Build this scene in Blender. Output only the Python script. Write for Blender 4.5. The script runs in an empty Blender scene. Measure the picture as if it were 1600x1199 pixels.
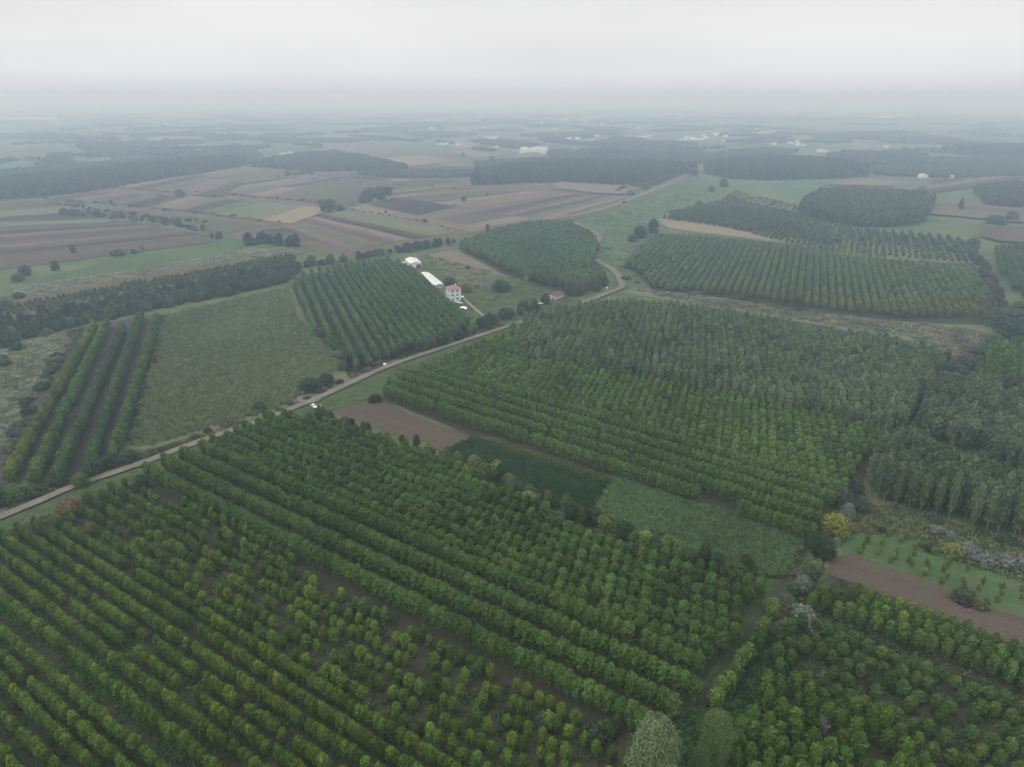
import bpy, math, random
from math import radians as R, sin, cos, pi
from mathutils import Vector, noise as mnoise
import numpy as np

S = bpy.context.scene
COL = S.collection
rnd = random.Random(7)

# ------------------------------------------------------------------ camera, sky, sun, exposure
H = 150.0                       # drone height in metres
F = 1110.0                      # focal length in pixels of the 1600 px wide photograph
PITCH = R(22.1)
cd = bpy.data.cameras.new('camera'); cam = bpy.data.objects.new('camera', cd); COL.objects.link(cam)
cam.location = (0, 0, H); cam.rotation_euler = (R(90) - PITCH, 0, 0)
cd.sensor_width = 36.0; cd.lens = 36.0 * F / 1600.0
cd.clip_start = 1.0; cd.clip_end = 60000.0
S.camera = cam

W = bpy.data.worlds.new('World'); S.world = W; W.use_nodes = True
nt = W.node_tree; nt.nodes.clear()
SUN_EL, SUN_AZ = 60.0, 250.0
sky = nt.nodes.new('ShaderNodeTexSky'); sky.sky_type = 'NISHITA'; sky.sun_disc = False
sky.sun_elevation = R(SUN_EL); sky.sun_rotation = R(SUN_AZ); sky.dust_density = 4.0; sky.air_density = 1.0
hs = nt.nodes.new('ShaderNodeHueSaturation'); hs.inputs['Saturation'].default_value = 0.25
nt.links.new(sky.outputs[0], hs.inputs['Color'])
# the overcast deck: even grey-white, a little bluer at the horizon, soft broken patches
tc = nt.nodes.new('ShaderNodeTexCoord'); sep = nt.nodes.new('ShaderNodeSeparateXYZ')
nt.links.new(tc.outputs['Generated'], sep.inputs[0])
cr = nt.nodes.new('ShaderNodeValToRGB'); e = cr.color_ramp
e.elements[0].position = 0.0; e.elements[0].color = (7.1, 7.5, 8.1, 1)
e.elements[1].position = 1.0; e.elements[1].color = (21.5, 21.7, 22.8, 1)
for p, c in ((0.025, (8.7, 8.85, 9.05, 1)), (0.07, (9.0, 9.0, 8.95, 1)), (0.16, (8.4, 8.5, 8.6, 1)), (0.35, (9.6, 10.0, 10.5, 1))):
    k = e.elements.new(p); k.color = c
nt.links.new(sep.outputs['Z'], cr.inputs[0])
mp = nt.nodes.new('ShaderNodeMapping'); mp.inputs['Scale'].default_value = (1.6, 1.6, 7.0)
nz = nt.nodes.new('ShaderNodeTexNoise'); nz.inputs['Scale'].default_value = 1.3; nz.inputs['Detail'].default_value = 3
nt.links.new(tc.outputs['Generated'], mp.inputs[0]); nt.links.new(mp.outputs[0], nz.inputs['Vector'])
mr = nt.nodes.new('ShaderNodeMapRange'); mr.inputs['From Min'].default_value = .3; mr.inputs['From Max'].default_value = .7
mr.inputs['To Min'].default_value = 0.92; mr.inputs['To Max'].default_value = 1.05
nt.links.new(nz.outputs['Fac'], mr.inputs['Value'])
mul = nt.nodes.new('ShaderNodeVectorMath'); mul.operation = 'SCALE'
nt.links.new(cr.outputs[0], mul.inputs[0]); nt.links.new(mr.outputs[0], mul.inputs['Scale'])
mx = nt.nodes.new('ShaderNodeMixRGB'); mx.inputs[0].default_value = 0.93
nt.links.new(hs.outputs[0], mx.inputs[1]); nt.links.new(mul.outputs[0], mx.inputs[2])
bg = nt.nodes.new('ShaderNodeBackground'); bg.inputs['Strength'].default_value = 0.1
nt.links.new(mx.outputs[0], bg.inputs[0])
wo = nt.nodes.new('ShaderNodeOutputWorld'); nt.links.new(bg.outputs[0], wo.inputs['Surface'])

sl = bpy.data.lights.new('sun', 'SUN'); sl.energy = 1.1; sl.angle = R(40); sl.color = (1, .97, .93)
so = bpy.data.objects.new('sun', sl); COL.objects.link(so)
az = R(SUN_AZ)
so.rotation_euler = Vector((sin(az) * cos(R(SUN_EL)), cos(az) * cos(R(SUN_EL)), sin(R(SUN_EL)))).to_track_quat('Z', 'Y').to_euler()

vs = S.view_settings
vs.view_transform = 'Standard'; vs.look = 'None'; vs.gamma = 1.0; vs.use_curve_mapping = False; vs.exposure = 0.0
S.cycles.max_bounces = 8; S.cycles.diffuse_bounces = 2; S.cycles.transmission_bounces = 2
S.cycles.glossy_bounces = 2; S.cycles.volume_bounces = 5; S.cycles.transparent_max_bounces = 4
S.cycles.use_denoising = True

# ------------------------------------------------------------------ helpers
def G(px, py, z=0.0):
    """photograph pixel (1600 x 1199) -> point of the place at height z"""
    a = (px - 800) / F; b = -(py - 599.5) / F
    dy = cos(PITCH) + b * sin(PITCH); dz = -sin(PITCH) + b * cos(PITCH)
    t = (z - H) / dz
    return (a * t, dy * t)
def GP(p):
    return G(p[0], p[1], p[2] if len(p) > 2 else 0.0)
def depth(x, y):
    return y * cos(PITCH) + H * sin(PITCH)
def inview(x, y, z=0, m=180):
    fw = y * cos(PITCH) - (z - H) * sin(PITCH)
    if fw < 5: return False
    up = y * sin(PITCH) + (z - H) * cos(PITCH)
    X = 800 + F * x / fw; Y = 599.5 - F * up / fw
    return -m < X < 1600 + m and Y < 1199 + m * 1.6

def tag(o, label=None, cat=None, group=None, kind=None):
    if label: o['label'] = label
    if cat: o['category'] = cat
    if group: o['group'] = group
    if kind: o['kind'] = kind
    return o
def empty(name, loc, rz=0, sc=(1, 1, 1)):
    o = bpy.data.objects.new(name, None); COL.objects.link(o); o.empty_display_size = .5
    o.location = loc; o.rotation_euler = (0, 0, rz); o.scale = sc
    return o
def link(name, me, mat=None, parent=None):
    if mat is not None and not me.materials: me.materials.append(mat)
    o = bpy.data.objects.new(name, me); COL.objects.link(o)
    if parent: o.parent = parent
    return o

class MB:
    def __init__(s): s.v = []; s.f = []
    def face(s, pts):
        n = len(s.v); s.v += [tuple(p) for p in pts]; s.f.append(tuple(range(n, n + len(pts))))
    def box(s, x0, x1, y0, y1, z0, z1):
        n = len(s.v)
        s.v += [(x0,y0,z0),(x1,y0,z0),(x1,y1,z0),(x0,y1,z0),(x0,y0,z1),(x1,y0,z1),(x1,y1,z1),(x0,y1,z1)]
        s.f += [tuple(n+i for i in q) for q in ((0,3,2,1),(4,5,6,7),(0,1,5,4),(1,2,6,5),(2,3,7,6),(3,0,4,7))]
    def tube(s, p, q, r0, r1, n=6):
        p = Vector(p); q = Vector(q); d = (q - p).normalized()
        a = d.orthogonal().normalized(); b = d.cross(a); k = len(s.v)
        for c, r in ((p, r0), (q, r1)):
            for i in range(n):
                t = 2 * pi * i / n; s.v.append(tuple(c + (a * cos(t) + b * sin(t)) * r))
        for i in range(n):
            j = (i + 1) % n; s.f.append((k + i, k + j, k + n + j, k + n + i))
        s.f.append(tuple(k + n + i for i in range(n))); s.f.append(tuple(k + n - 1 - i for i in range(n)))
    def mesh(s, name):
        me = bpy.data.meshes.new(name); me.from_pydata(s.v, [], s.f); me.update(); return me
    def build(s, name, mat, parent=None):
        return link(name, s.mesh(name), mat, parent)

def new_mat(name):
    m = bpy.data.materials.new(name); m.use_nodes = True; t = m.node_tree; t.nodes.clear()
    return m, t
def plain(name, col, rough=.8, metal=0, var=.12, scale=2.0):
    m, t = new_mat(name)
    b = t.nodes.new('ShaderNodeBsdfPrincipled'); b.inputs['Roughness'].default_value = rough; b.inputs['Metallic'].default_value = metal
    c = t.nodes.new('ShaderNodeTexCoord'); n = t.nodes.new('ShaderNodeTexNoise'); n.inputs['Scale'].default_value = scale; n.inputs['Detail'].default_value = 4
    t.links.new(c.outputs['Object'], n.inputs['Vector'])
    r = t.nodes.new('ShaderNodeValToRGB'); r.color_ramp.elements[0].position = .3; r.color_ramp.elements[1].position = .7
    r.color_ramp.elements[0].color = tuple(x * (1 - var) for x in col) + (1,); r.color_ramp.elements[1].color = tuple(min(1, x * (1 + var)) for x in col) + (1,)
    t.links.new(n.outputs['Fac'], r.inputs[0]); t.links.new(r.outputs[0], b.inputs['Base Color'])
    o = t.nodes.new('ShaderNodeOutputMaterial'); t.links.new(b.outputs[0], o.inputs[0])
    return m

def leaf_mat():
    m, t = new_mat('foliage'); N = t.nodes.new; L = t.links.new
    a = N('ShaderNodeAttribute'); a.attribute_type = 'INSTANCER'; a.attribute_name = 'tint'
    g = N('ShaderNodeNewGeometry')
    mr = N('ShaderNodeMapRange'); mr.inputs['To Min'].default_value = .36; mr.inputs['To Max'].default_value = 1.42
    L(g.outputs['Random Per Island'], mr.inputs['Value'])
    sc = N('ShaderNodeVectorMath'); sc.operation = 'SCALE'; L(a.outputs['Color'], sc.inputs[0]); L(mr.outputs[0], sc.inputs['Scale'])
    d = N('ShaderNodeBsdfDiffuse'); L(sc.outputs[0], d.inputs[0])
    tr = N('ShaderNodeBsdfTranslucent')
    ty = N('ShaderNodeVectorMath'); ty.operation = 'MULTIPLY'; ty.inputs[1].default_value = (1.15, 1.1, .6); L(sc.outputs[0], ty.inputs[0]); L(ty.outputs[0], tr.inputs[0])
    mx = N('ShaderNodeMixShader'); mx.inputs[0].default_value = .12
    L(d.outputs[0], mx.inputs[1]); L(tr.outputs[0], mx.inputs[2])
    o = N('ShaderNodeOutputMaterial'); L(mx.outputs[0], o.inputs[0])
    return m
LEAF = leaf_mat()
BARK = plain('bark', (.16, .145, .12), .9, 0, .3, 3)
PALE_BARK = plain('pale_bark', (.22, .22, .19), .9, 0, .25, 3)

def ground_mat(name, c1, c2, ang=None, width=6.0, contrast=.5, patch=.012, fine=.35, c3=None, streak=True, c3amt=.75):
    """c1/c2 mixed by patchy noise; optional working lines at world angle ang; c3 = blotches of another cover"""
    m, t = new_mat(name); N = t.nodes.new; L = t.links.new
    c = N('ShaderNodeTexCoord')
    n1 = N('ShaderNodeTexNoise'); n1.inputs['Scale'].default_value = patch; n1.inputs['Detail'].default_value = 8; n1.inputs['Roughness'].default_value = .62
    L(c.outputs['Object'], n1.inputs['Vector'])
    r1 = N('ShaderNodeMapRange'); r1.inputs['From Min'].default_value = .36; r1.inputs['From Max'].default_value = .64; L(n1.outputs['Fac'], r1.inputs['Value'])
    fac = r1.outputs[0]
    if ang is not None:
        mp = N('ShaderNodeMapping'); mp.inputs['Rotation'].default_value = (0, 0, -R(ang)); L(c.outputs['Object'], mp.inputs[0])
        m2 = N('ShaderNodeVectorMath'); m2.operation = 'MULTIPLY'; m2.inputs[1].default_value = (.012, 1.0 / width, 0); L(mp.outputs[0], m2.inputs[0])
        n2 = N('ShaderNodeTexNoise'); n2.inputs['Scale'].default_value = 1.0; n2.inputs['Detail'].default_value = 5; n2.inputs['Roughness'].default_value = .7
        L(m2.outputs[0], n2.inputs['Vector'])
        r2 = N('ShaderNodeMapRange'); r2.inputs['From Min'].default_value = .36; r2.inputs['From Max'].default_value = .64; L(n2.outputs['Fac'], r2.inputs['Value'])
        mm = N('ShaderNodeMix'); mm.inputs[0].default_value = contrast; L(fac, mm.inputs[2]); L(r2.outputs[0], mm.inputs[3]); fac = mm.outputs[0]
    mc = N('ShaderNodeMixRGB'); mc.inputs[1].default_value = tuple(c1) + (1,); mc.inputs[2].default_value = tuple(c2) + (1,); L(fac, mc.inputs[0]); col = mc.outputs[0]
    if c3 is not None:
        n3 = N('ShaderNodeTexNoise'); n3.inputs['Scale'].default_value = patch * 4.3; n3.inputs['Detail'].default_value = 7; n3.inputs['Roughness'].default_value = .68
        L(c.outputs['Object'], n3.inputs['Vector'])
        r3 = N('ShaderNodeMapRange'); r3.inputs['From Min'].default_value = .5; r3.inputs['From Max'].default_value = .62; r3.inputs['To Max'].default_value = c3amt; L(n3.outputs['Fac'], r3.inputs['Value'])
        m3 = N('ShaderNodeMixRGB'); L(col, m3.inputs[1]); m3.inputs[2].default_value = tuple(c3) + (1,); L(r3.outputs[0], m3.inputs[0]); col = m3.outputs[0]
    n4 = N('ShaderNodeTexNoise'); n4.inputs['Scale'].default_value = .9; n4.inputs['Detail'].default_value = 5; n4.inputs['Roughness'].default_value = .75
    L(c.outputs['Object'], n4.inputs['Vector'])
    r4 = N('ShaderNodeMapRange'); r4.inputs['From Min'].default_value = .3; r4.inputs['From Max'].default_value = .7
    r4.inputs['To Min'].default_value = (1 - fine) * .9; r4.inputs['To Max'].default_value = (1 + fine) * .9; L(n4.outputs['Fac'], r4.inputs['Value'])
    s4 = N('ShaderNodeVectorMath'); s4.operation = 'SCALE'; L(col, s4.inputs[0]); L(r4.outputs[0], s4.inputs['Scale'])
    bp = N('ShaderNodeBump'); bp.inputs['Strength'].default_value = .5; bp.inputs['Distance'].default_value = .35; L(n4.outputs['Fac'], bp.inputs['Height'])
    d = N('ShaderNodeBsdfDiffuse'); L(s4.outputs[0], d.inputs[0]); L(bp.outputs[0], d.inputs['Normal'])
    o = N('ShaderNodeOutputMaterial'); L(d.outputs[0], o.inputs[0])
    return m

_mats = {}
PAL = {   # two mixed covers and the blotches
 'soil':   ((.075, .056, .047), (.108, .080, .067), (.075, .08, .05)),
 'dark':   ((.055, .046, .044), (.072, .060, .056), None),
 'brown':  ((.098, .076, .062), (.122, .095, .077), (.10, .105, .065)),
 'tan':    ((.18, .146, .098), (.22, .18, .122), None),
 'pink':   ((.145, .113, .093), (.170, .134, .11), (.13, .12, .085)),
 'olive':  ((.090, .115, .055), (.13, .15, .075), (.15, .12, .09)),
 'green':  ((.042, .082, .030), (.080, .125, .055), (.095, .10, .06)),
 'pasture':((.055, .105, .048), (.092, .142, .074), (.11, .108, .082)),
 'pale':   ((.095, .11, .07), (.15, .155, .11), (.10, .125, .07)),
 'rough':  ((.095, .115, .055), (.145, .14, .08), (.06, .08, .04)),
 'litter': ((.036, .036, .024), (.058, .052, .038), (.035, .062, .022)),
 'verge':  ((.036, .064, .025), (.085, .108, .050), (.10, .085, .068)),
 'weeds':  ((.028, .058, .020), (.050, .085, .032), (.085, .075, .055)),
 'yard':   ((.050, .085, .034), (.085, .112, .052), (.105, .092, .070)),
 'rust':   ((.12, .075, .055), (.10, .09, .055), (.06, .075, .035)),
}
def fmat(kind, ang=None, width=5, contrast=.6, tone=1.0):
    key = (kind, ang, width, contrast, tone)
    if key not in _mats:
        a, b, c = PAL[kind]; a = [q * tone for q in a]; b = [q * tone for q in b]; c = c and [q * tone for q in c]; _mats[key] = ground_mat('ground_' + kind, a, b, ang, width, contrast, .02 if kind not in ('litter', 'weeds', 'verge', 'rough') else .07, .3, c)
    return _mats[key]

_layer = [0]
def sheet(name, poly, kind, ang=None, width=5, contrast=.6, jit=.7, z=None, label=None):
    """a thin sheet of ground cover with slightly uneven edges"""
    pts = [GP(p) for p in poly]; out = []
    n = len(pts)
    for i in range(n):
        a = Vector(pts[i]); b = Vector(pts[(i + 1) % n]); L = (b - a).length
        k = max(1, min(60, int(L / 6)))
        nn = Vector((-(b - a).y, (b - a).x)) / max(L, .01)
        for j in range(k):
            q = a.lerp(b, j / k)
            w = mnoise.noise(Vector((q.x * .11, q.y * .11, 3.3))) * jit * 2 if j else 0
            q = q + nn * w; out.append((q.x, q.y))
    _layer[0] += 1
    if z is None: z = .012 * _layer[0]
    me = bpy.data.meshes.new(name); me.from_pydata([(x, y, z) for x, y in out], [], [tuple(range(len(out)))]); me.update()
    if me.polygons[0].normal.z < 0: me.flip_normals()
    o = link(name, me, fmat(kind, ang, width, contrast)); tag(o, label, None, None, 'structure')
    return o
FAM = {'brown': ['soil', 'pink', 'olive', 'brown'], 'pink': ['tan', 'brown', 'pale', 'brown'], 'dark': ['soil', 'dark', 'brown'], 'tan': ['pink', 'pale', 'tan', 'brown'], 'soil': ['dark', 'brown', 'rust'], 'olive': ['rough', 'rough', 'olive', 'brown'], 'green': ['olive', 'green'], 'pasture': ['pasture', 'olive']}
def strips(a, b, c, d, cols, name='field', ang=None):
    cc = []
    for kind, w in cols:      # every strip is two or three holdings of like cover
        n = 3 if w > 1.2 else 2
        for i in range(n): cc.append((kind if rnd.random() < .55 else rnd.choice(FAM.get(kind, [kind])), w / n * rnd.uniform(.6, 1.4)))
    cols = cc
    """strips side by side: they run along a->d / b->c, dividing a->b"""
    tot = sum(w for _, w in cols); acc = 0
    A, B, C, D = [Vector(GP(p)) for p in (a, b, c, d)]
    dirv = (D - A) + (C - B); an = round(math.degrees(math.atan2(dirv.y, dirv.x)))
    for kind, w in cols:
        f0, f1 = acc / tot, (acc + w) / tot; acc += w
        q = [A.lerp(B, f0), A.lerp(B, f1), D.lerp(C, f1), D.lerp(C, f0)]
        _layer[0] += 1
        z = .012 * _layer[0]
        pts = []
        for i in range(4):
            u, v = q[i], q[(i + 1) % 4]; L = (v - u).length; k = max(1, int(L / 12)); nn = Vector((-(v - u).y, (v - u).x)) / max(L, .01)
            for j in range(k):
                t = u.lerp(v, j / k) + nn * (mnoise.noise(Vector((u.lerp(v, j / k).x * .05, u.lerp(v, j / k).y * .05, 1))) * 1.6 if j else 0)
                pts.append((t.x, t.y, z))
        me = bpy.data.meshes.new(name); me.from_pydata(pts, [], [tuple(range(len(pts)))]); me.update()
        if me.polygons[0].normal.z < 0: me.flip_normals()
        tag(link(name, me, fmat(kind, an, 7, .65, rnd.choice([.68, .82, .95, 1.08]))), None, None, None, 'structure')

# ------------------------------------------------------------------ ground sheet and roads
def make_ground():
    m, t = new_mat('countryside'); N = t.nodes.new; L = t.links.new
    c = N('ShaderNodeTexCoord')
    mp = N('ShaderNodeMapping'); mp.inputs['Rotation'].default_value = (0, 0, R(32)); mp.inputs['Scale'].default_value = (.0075, .0032, 1); L(c.outputs['Object'], mp.inputs[0])
    v = N('ShaderNodeTexVoronoi'); v.inputs['Scale'].default_value = 1.0; v.distance = 'CHEBYCHEV'; v.inputs['Randomness'].default_value = .85; L(mp.outputs[0], v.inputs['Vector'])
    s = N('ShaderNodeSeparateColor'); L(v.outputs['Color'], s.inputs[0])
    r = N('ShaderNodeValToRGB'); r.color_ramp.interpolation = 'CONSTANT'
    cols = [(0, (.06, .085, .045)), (.16, (.08, .105, .06)), (.34, (.12, .105, .085)), (.48, (.07, .095, .052)), (.62, (.10, .09, .075)), (.74, (.09, .115, .065)), (.86, (.15, .135, .105)), (.94, (.075, .10, .05))]
    el = r.color_ramp.elements; el[0].position = 0; el[0].color = cols[0][1] + (1,); el[1].position = cols[1][0]; el[1].color = cols[1][1] + (1,)
    for p, q in cols[2:]:
        k = el.new(p); k.color = q + (1,)
    L(s.outputs[0], r.inputs[0])
    # near the drone the open ground is rough grass
    n = N('ShaderNodeTexNoise'); n.inputs['Scale'].default_value = .03; n.inputs['Detail'].default_value = 9; n.inputs['Roughness'].default_value = .65; L(c.outputs['Object'], n.inputs['Vector'])
    rr = N('ShaderNodeValToRGB'); rr.color_ramp.elements[0].position = .38; rr.color_ramp.elements[0].color = (.055, .085, .034, 1); rr.color_ramp.elements[1].position = .62; rr.color_ramp.elements[1].color = (.105, .115, .06, 1)
    L(n.outputs['Fac'], rr.inputs[0])
    sp = N('ShaderNodeSeparateXYZ'); L(c.outputs['Object'], sp.inputs[0])
    mr = N('ShaderNodeMapRange'); mr.inputs['From Min'].default_value = 1100; mr.inputs['From Max'].default_value = 1500; L(sp.outputs['Y'], mr.inputs['Value'])
    mx = N('ShaderNodeMixRGB'); L(mr.outputs[0], mx.inputs[0]); L(rr.outputs[0], mx.inputs[1]); L(r.outputs[0], mx.inputs[2])
    n5 = N('ShaderNodeTexNoise'); n5.inputs['Scale'].default_value = .6; n5.inputs['Detail'].default_value = 6; L(c.outputs['Object'], n5.inputs['Vector'])
    m5 = N('ShaderNodeMapRange'); m5.inputs['To Min'].default_value = .7; m5.inputs['To Max'].default_value = 1.3; L(n5.outputs['Fac'], m5.inputs['Value'])
    s5 = N('ShaderNodeVectorMath'); s5.operation = 'SCALE'; L(mx.outputs[0], s5.inputs[0]); L(m5.outputs[0], s5.inputs['Scale'])
    d = N('ShaderNodeBsdfDiffuse'); L(s5.outputs[0], d.inputs[0]); o = N('ShaderNodeOutputMaterial'); L(d.outputs[0], o.inputs[0])
    me = bpy.data.meshes.new('ground'); R0 = 15000
    me.from_pydata([(-R0, -400, 0), (R0, -400, 0), (R0, R0, 0), (-R0, R0, 0)], [], [(0, 1, 2, 3)]); me.update()
    tag(link('ground', me, m), 'flat open farmland running to the hazy horizon', None, None, 'structure')
make_ground()

def ribbon(name, pts, width, mat, z=1.0, label=None, jit=.35, crown=0.0):
    """a road or verge along a polyline of photograph pixels, width in metres (one number or one per point)"""
    P = [Vector(GP(p)) for p in pts]; Wd = width if isinstance(width, (list, tuple)) else [width] * len(P)
    Q = []; WW = []
    for i in range(len(P) - 1):
        k = max(2, int((P[i + 1] - P[i]).length / 5))
        p0 = P[max(0, i - 1)]; p1 = P[i]; p2 = P[i + 1]; p3 = P[min(len(P) - 1, i + 2)]
        for j in range(k):
            t = j / k
            q = .5 * ((2 * p1) + (p2 - p0) * t + (2 * p0 - 5 * p1 + 4 * p2 - p3) * t * t + (3 * p1 - p0 - 3 * p2 + p3) * t ** 3)
            Q.append(q); WW.append(Wd[i] * (1 - t) + Wd[i + 1] * t)
    Q.append(P[-1]); WW.append(Wd[-1])
    v = []; f = []
    for i, q in enumerate(Q):
        d = (Q[min(len(Q) - 1, i + 1)] - Q[max(0, i - 1)]).normalized(); n = Vector((-d.y, d.x))
        a = WW[i] / 2 + jit * mnoise.noise(Vector((q.x * .15, q.y * .15, 7))); b = WW[i] / 2 + jit * mnoise.noise(Vector((q.x * .15, q.y * .15, 17)))
        v += [(q.x + n.x * a, q.y + n.y * a, z), (q.x, q.y, z + crown), (q.x - n.x * b, q.y - n.y * b, z)]
        if i: f += [(3 * i - 3, 3 * i - 2, 3 * i + 1, 3 * i), (3 * i - 2, 3 * i - 1, 3 * i + 2, 3 * i + 1)]
    me = bpy.data.meshes.new(name); me.from_pydata(v, [], f); me.update()
    if me.polygons[0].normal.z < 0: me.flip_normals()
    return tag(link(name, me, mat), label, None, None, 'structure')

ROAD = [(-60, 838), (0, 811), (60, 786), (130, 757), (220, 727), (310, 693), (420, 655), (510, 618), (600, 577), (680, 549), (790, 513), (850, 494), (905, 477), (950, 459), (968, 452),
        (971, 443), (961, 426), (940, 412), (926, 404), (924, 394), (931, 381), (937, 372), (925, 361), (898, 349)]
FARROAD = [(880, 341), (915, 334), (960, 321), (1010, 302), (1050, 285), (1083, 270), (1098, 267)]
dirt = ground_mat('dirt_track', (.13, .115, .095), (.19, .165, .135), None, patch=.12, fine=.22)
dirt2 = ground_mat('pale_gravel', (.16, .145, .12), (.21, .19, .16), None, patch=.12, fine=.2)

# ------------------------------------------------------------------ fields and covers (near to far)
LIT = 'litter'
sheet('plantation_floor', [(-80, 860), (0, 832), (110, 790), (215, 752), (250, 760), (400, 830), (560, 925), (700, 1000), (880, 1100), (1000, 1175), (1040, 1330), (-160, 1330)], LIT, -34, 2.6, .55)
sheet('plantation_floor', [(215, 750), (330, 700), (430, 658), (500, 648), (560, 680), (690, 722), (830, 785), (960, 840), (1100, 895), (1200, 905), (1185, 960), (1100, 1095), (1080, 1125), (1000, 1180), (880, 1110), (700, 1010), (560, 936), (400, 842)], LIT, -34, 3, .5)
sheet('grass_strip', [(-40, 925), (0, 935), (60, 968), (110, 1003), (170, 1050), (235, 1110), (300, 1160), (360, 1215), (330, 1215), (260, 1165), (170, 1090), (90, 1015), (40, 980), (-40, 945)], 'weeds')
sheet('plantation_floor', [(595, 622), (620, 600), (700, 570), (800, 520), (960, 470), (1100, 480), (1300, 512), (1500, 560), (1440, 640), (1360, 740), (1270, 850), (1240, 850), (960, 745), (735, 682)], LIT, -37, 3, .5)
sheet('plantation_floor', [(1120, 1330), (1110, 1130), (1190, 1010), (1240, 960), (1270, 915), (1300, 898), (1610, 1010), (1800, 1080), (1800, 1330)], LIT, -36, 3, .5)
sheet('undergrowth', [(1105, 1130), (1140, 1070), (1195, 990), (1250, 950), (1215, 1040), (1200, 1100), (1150, 1160)], 'weeds')
sheet('ploughed_field', [(515, 643), (590, 620), (640, 648), (735, 682), (700, 705), (690, 708), (600, 675)], 'soil', -38, 3.4, .75)
sheet('low_crop_field', [(690, 706), (738, 682), (960, 748), (925, 808), (830, 790), (735, 745)], 'weeds', -38, 2)
sheet('yellow_weed_strip', [(738, 682), (775, 684), (870, 714), (962, 745), (945, 760), (860, 730), (780, 700)], 'olive', -38, 2)
sheet('corn_field', [(958, 752), (1000, 755), (1130, 800), (1255, 850), (1240, 880), (1222, 908), (1150, 905), (1040, 865), (925, 805)], 'weeds', -38, 1.2)
sheet('track_margin', [(1245, 852), (1300, 780), (1345, 735), (1352, 742), (1310, 800), (1262, 860), (1245, 920), (1240, 950), (1195, 1010), (1130, 1140), (1110, 1200), (1040, 1300), (985, 1230), (1060, 1120), (1110, 1050), (1170, 950), (1190, 905), (1222, 890)], 'weeds')
sheet('rough_meadow', [(1330, 790), (1345, 770), (1420, 790), (1500, 820), (1620, 850), (1760, 900), (1760, 960), (1620, 925), (1500, 880), (1400, 835), (1310, 835)], 'rough', -30, 3, .4)
sheet('green_field', [(1305, 838), (1340, 815), (1420, 830), (1520, 875), (1620, 900), (1760, 950), (1760, 1030), (1620, 978), (1500, 930), (1400, 890), (1320, 868)], 'green', -30, 2.2, .5)
sheet('ploughed_field', [(1300, 872), (1325, 866), (1400, 890), (1500, 930), (1620, 975), (1760, 1030), (1760, 1080), (1620, 1022), (1500, 975), (1400, 935), (1290, 898)], 'soil', -33, 3.4, .75)
# left of the road
sheet('yellow_crop_field', [(250, 492), (330, 475), (452, 446), (468, 500), (490, 522), (530, 560), (522, 600), (430, 645), (360, 665), (240, 702), (195, 705), (212, 640), (238, 560)], 'olive', 96, 1.6, .55)
sheet('row_tilth', [(130, 512), (250, 490), (238, 560), (210, 640), (190, 705), (120, 745), (40, 750), (-40, 790), (-40, 735)], 'dark', 109, 3, .4)
sheet('pale_meadow', [(-60, 565), (35, 535), (128, 512), (60, 610), (10, 690), (-60, 780)], 'pale', 60, 3, .4)
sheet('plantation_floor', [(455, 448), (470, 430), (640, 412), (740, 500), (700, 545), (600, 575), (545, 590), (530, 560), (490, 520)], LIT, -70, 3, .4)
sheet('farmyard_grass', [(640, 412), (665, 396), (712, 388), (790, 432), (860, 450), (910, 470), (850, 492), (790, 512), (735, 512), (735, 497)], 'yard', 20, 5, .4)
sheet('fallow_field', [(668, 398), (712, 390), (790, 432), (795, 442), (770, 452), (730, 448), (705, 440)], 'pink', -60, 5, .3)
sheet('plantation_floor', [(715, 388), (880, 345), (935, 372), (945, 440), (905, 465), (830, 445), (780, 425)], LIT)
sheet('dark_bank', [(430, 648), (520, 608), (600, 568), (700, 538), (790, 505), (790, 511), (690, 545), (600, 575), (510, 617), (420, 655), (310, 692), (220, 725), (100, 770), (-60, 835), (-60, 820), (60, 772), (190, 715), (320, 680)], 'rough', 52, 2)
VERGE = [(-60, 860), (0, 835), (110, 790), (215, 748), (330, 698), (430, 656), (510, 645), (600, 618), (630, 590), (700, 562), (800, 518), (850, 497), (790, 514), (680, 550), (600, 578), (510, 619), (420, 656), (310, 694), (220, 728), (130, 758), (60, 787), (0, 812), (-60, 838)]
sheet('grass_verge', VERGE, 'verge', 52, 2, .5)
# pasture beside the track
sheet('green_pasture', [(893, 343), (935, 332), (990, 312), (1050, 288), (1095, 272), (1120, 283), (1135, 298), (1110, 308), (1060, 320), (1030, 335), (1035, 355), (1000, 382), (975, 400), (990, 420), (1030, 440), (1010, 450), (972, 446), (962, 424), (940, 410), (928, 403), (926, 394), (940, 372)], 'pasture', 60, 8, .3)
sheet('scrub_ground', [(1000, 452), (1060, 457), (1150, 470), (1300, 492), (1420, 505), (1530, 520), (1500, 560), (1300, 512), (1100, 480), (975, 458)], 'pale', -20, 4, .4)
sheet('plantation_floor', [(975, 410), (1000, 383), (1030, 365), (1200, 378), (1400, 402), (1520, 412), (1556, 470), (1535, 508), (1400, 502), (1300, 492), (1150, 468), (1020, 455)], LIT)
sheet('plantation_floor', [(1030, 340), (1080, 328), (1130, 312), (1220, 335), (1340, 360), (1520, 385), (1525, 412), (1400, 402), (1200, 378), (1035, 352)], 'olive', 20, 4)
sheet('stubble_strip', [(1028, 342), (1100, 351), (1207, 369), (1206, 376), (1100, 365), (1042, 356)], 'tan', -15, 4)
sheet('fallow_field', [(1300, 398), (1310, 385), (1400, 385), (1510, 398), (1522, 412), (1400, 408)], 'olive', -15, 6)
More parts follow.
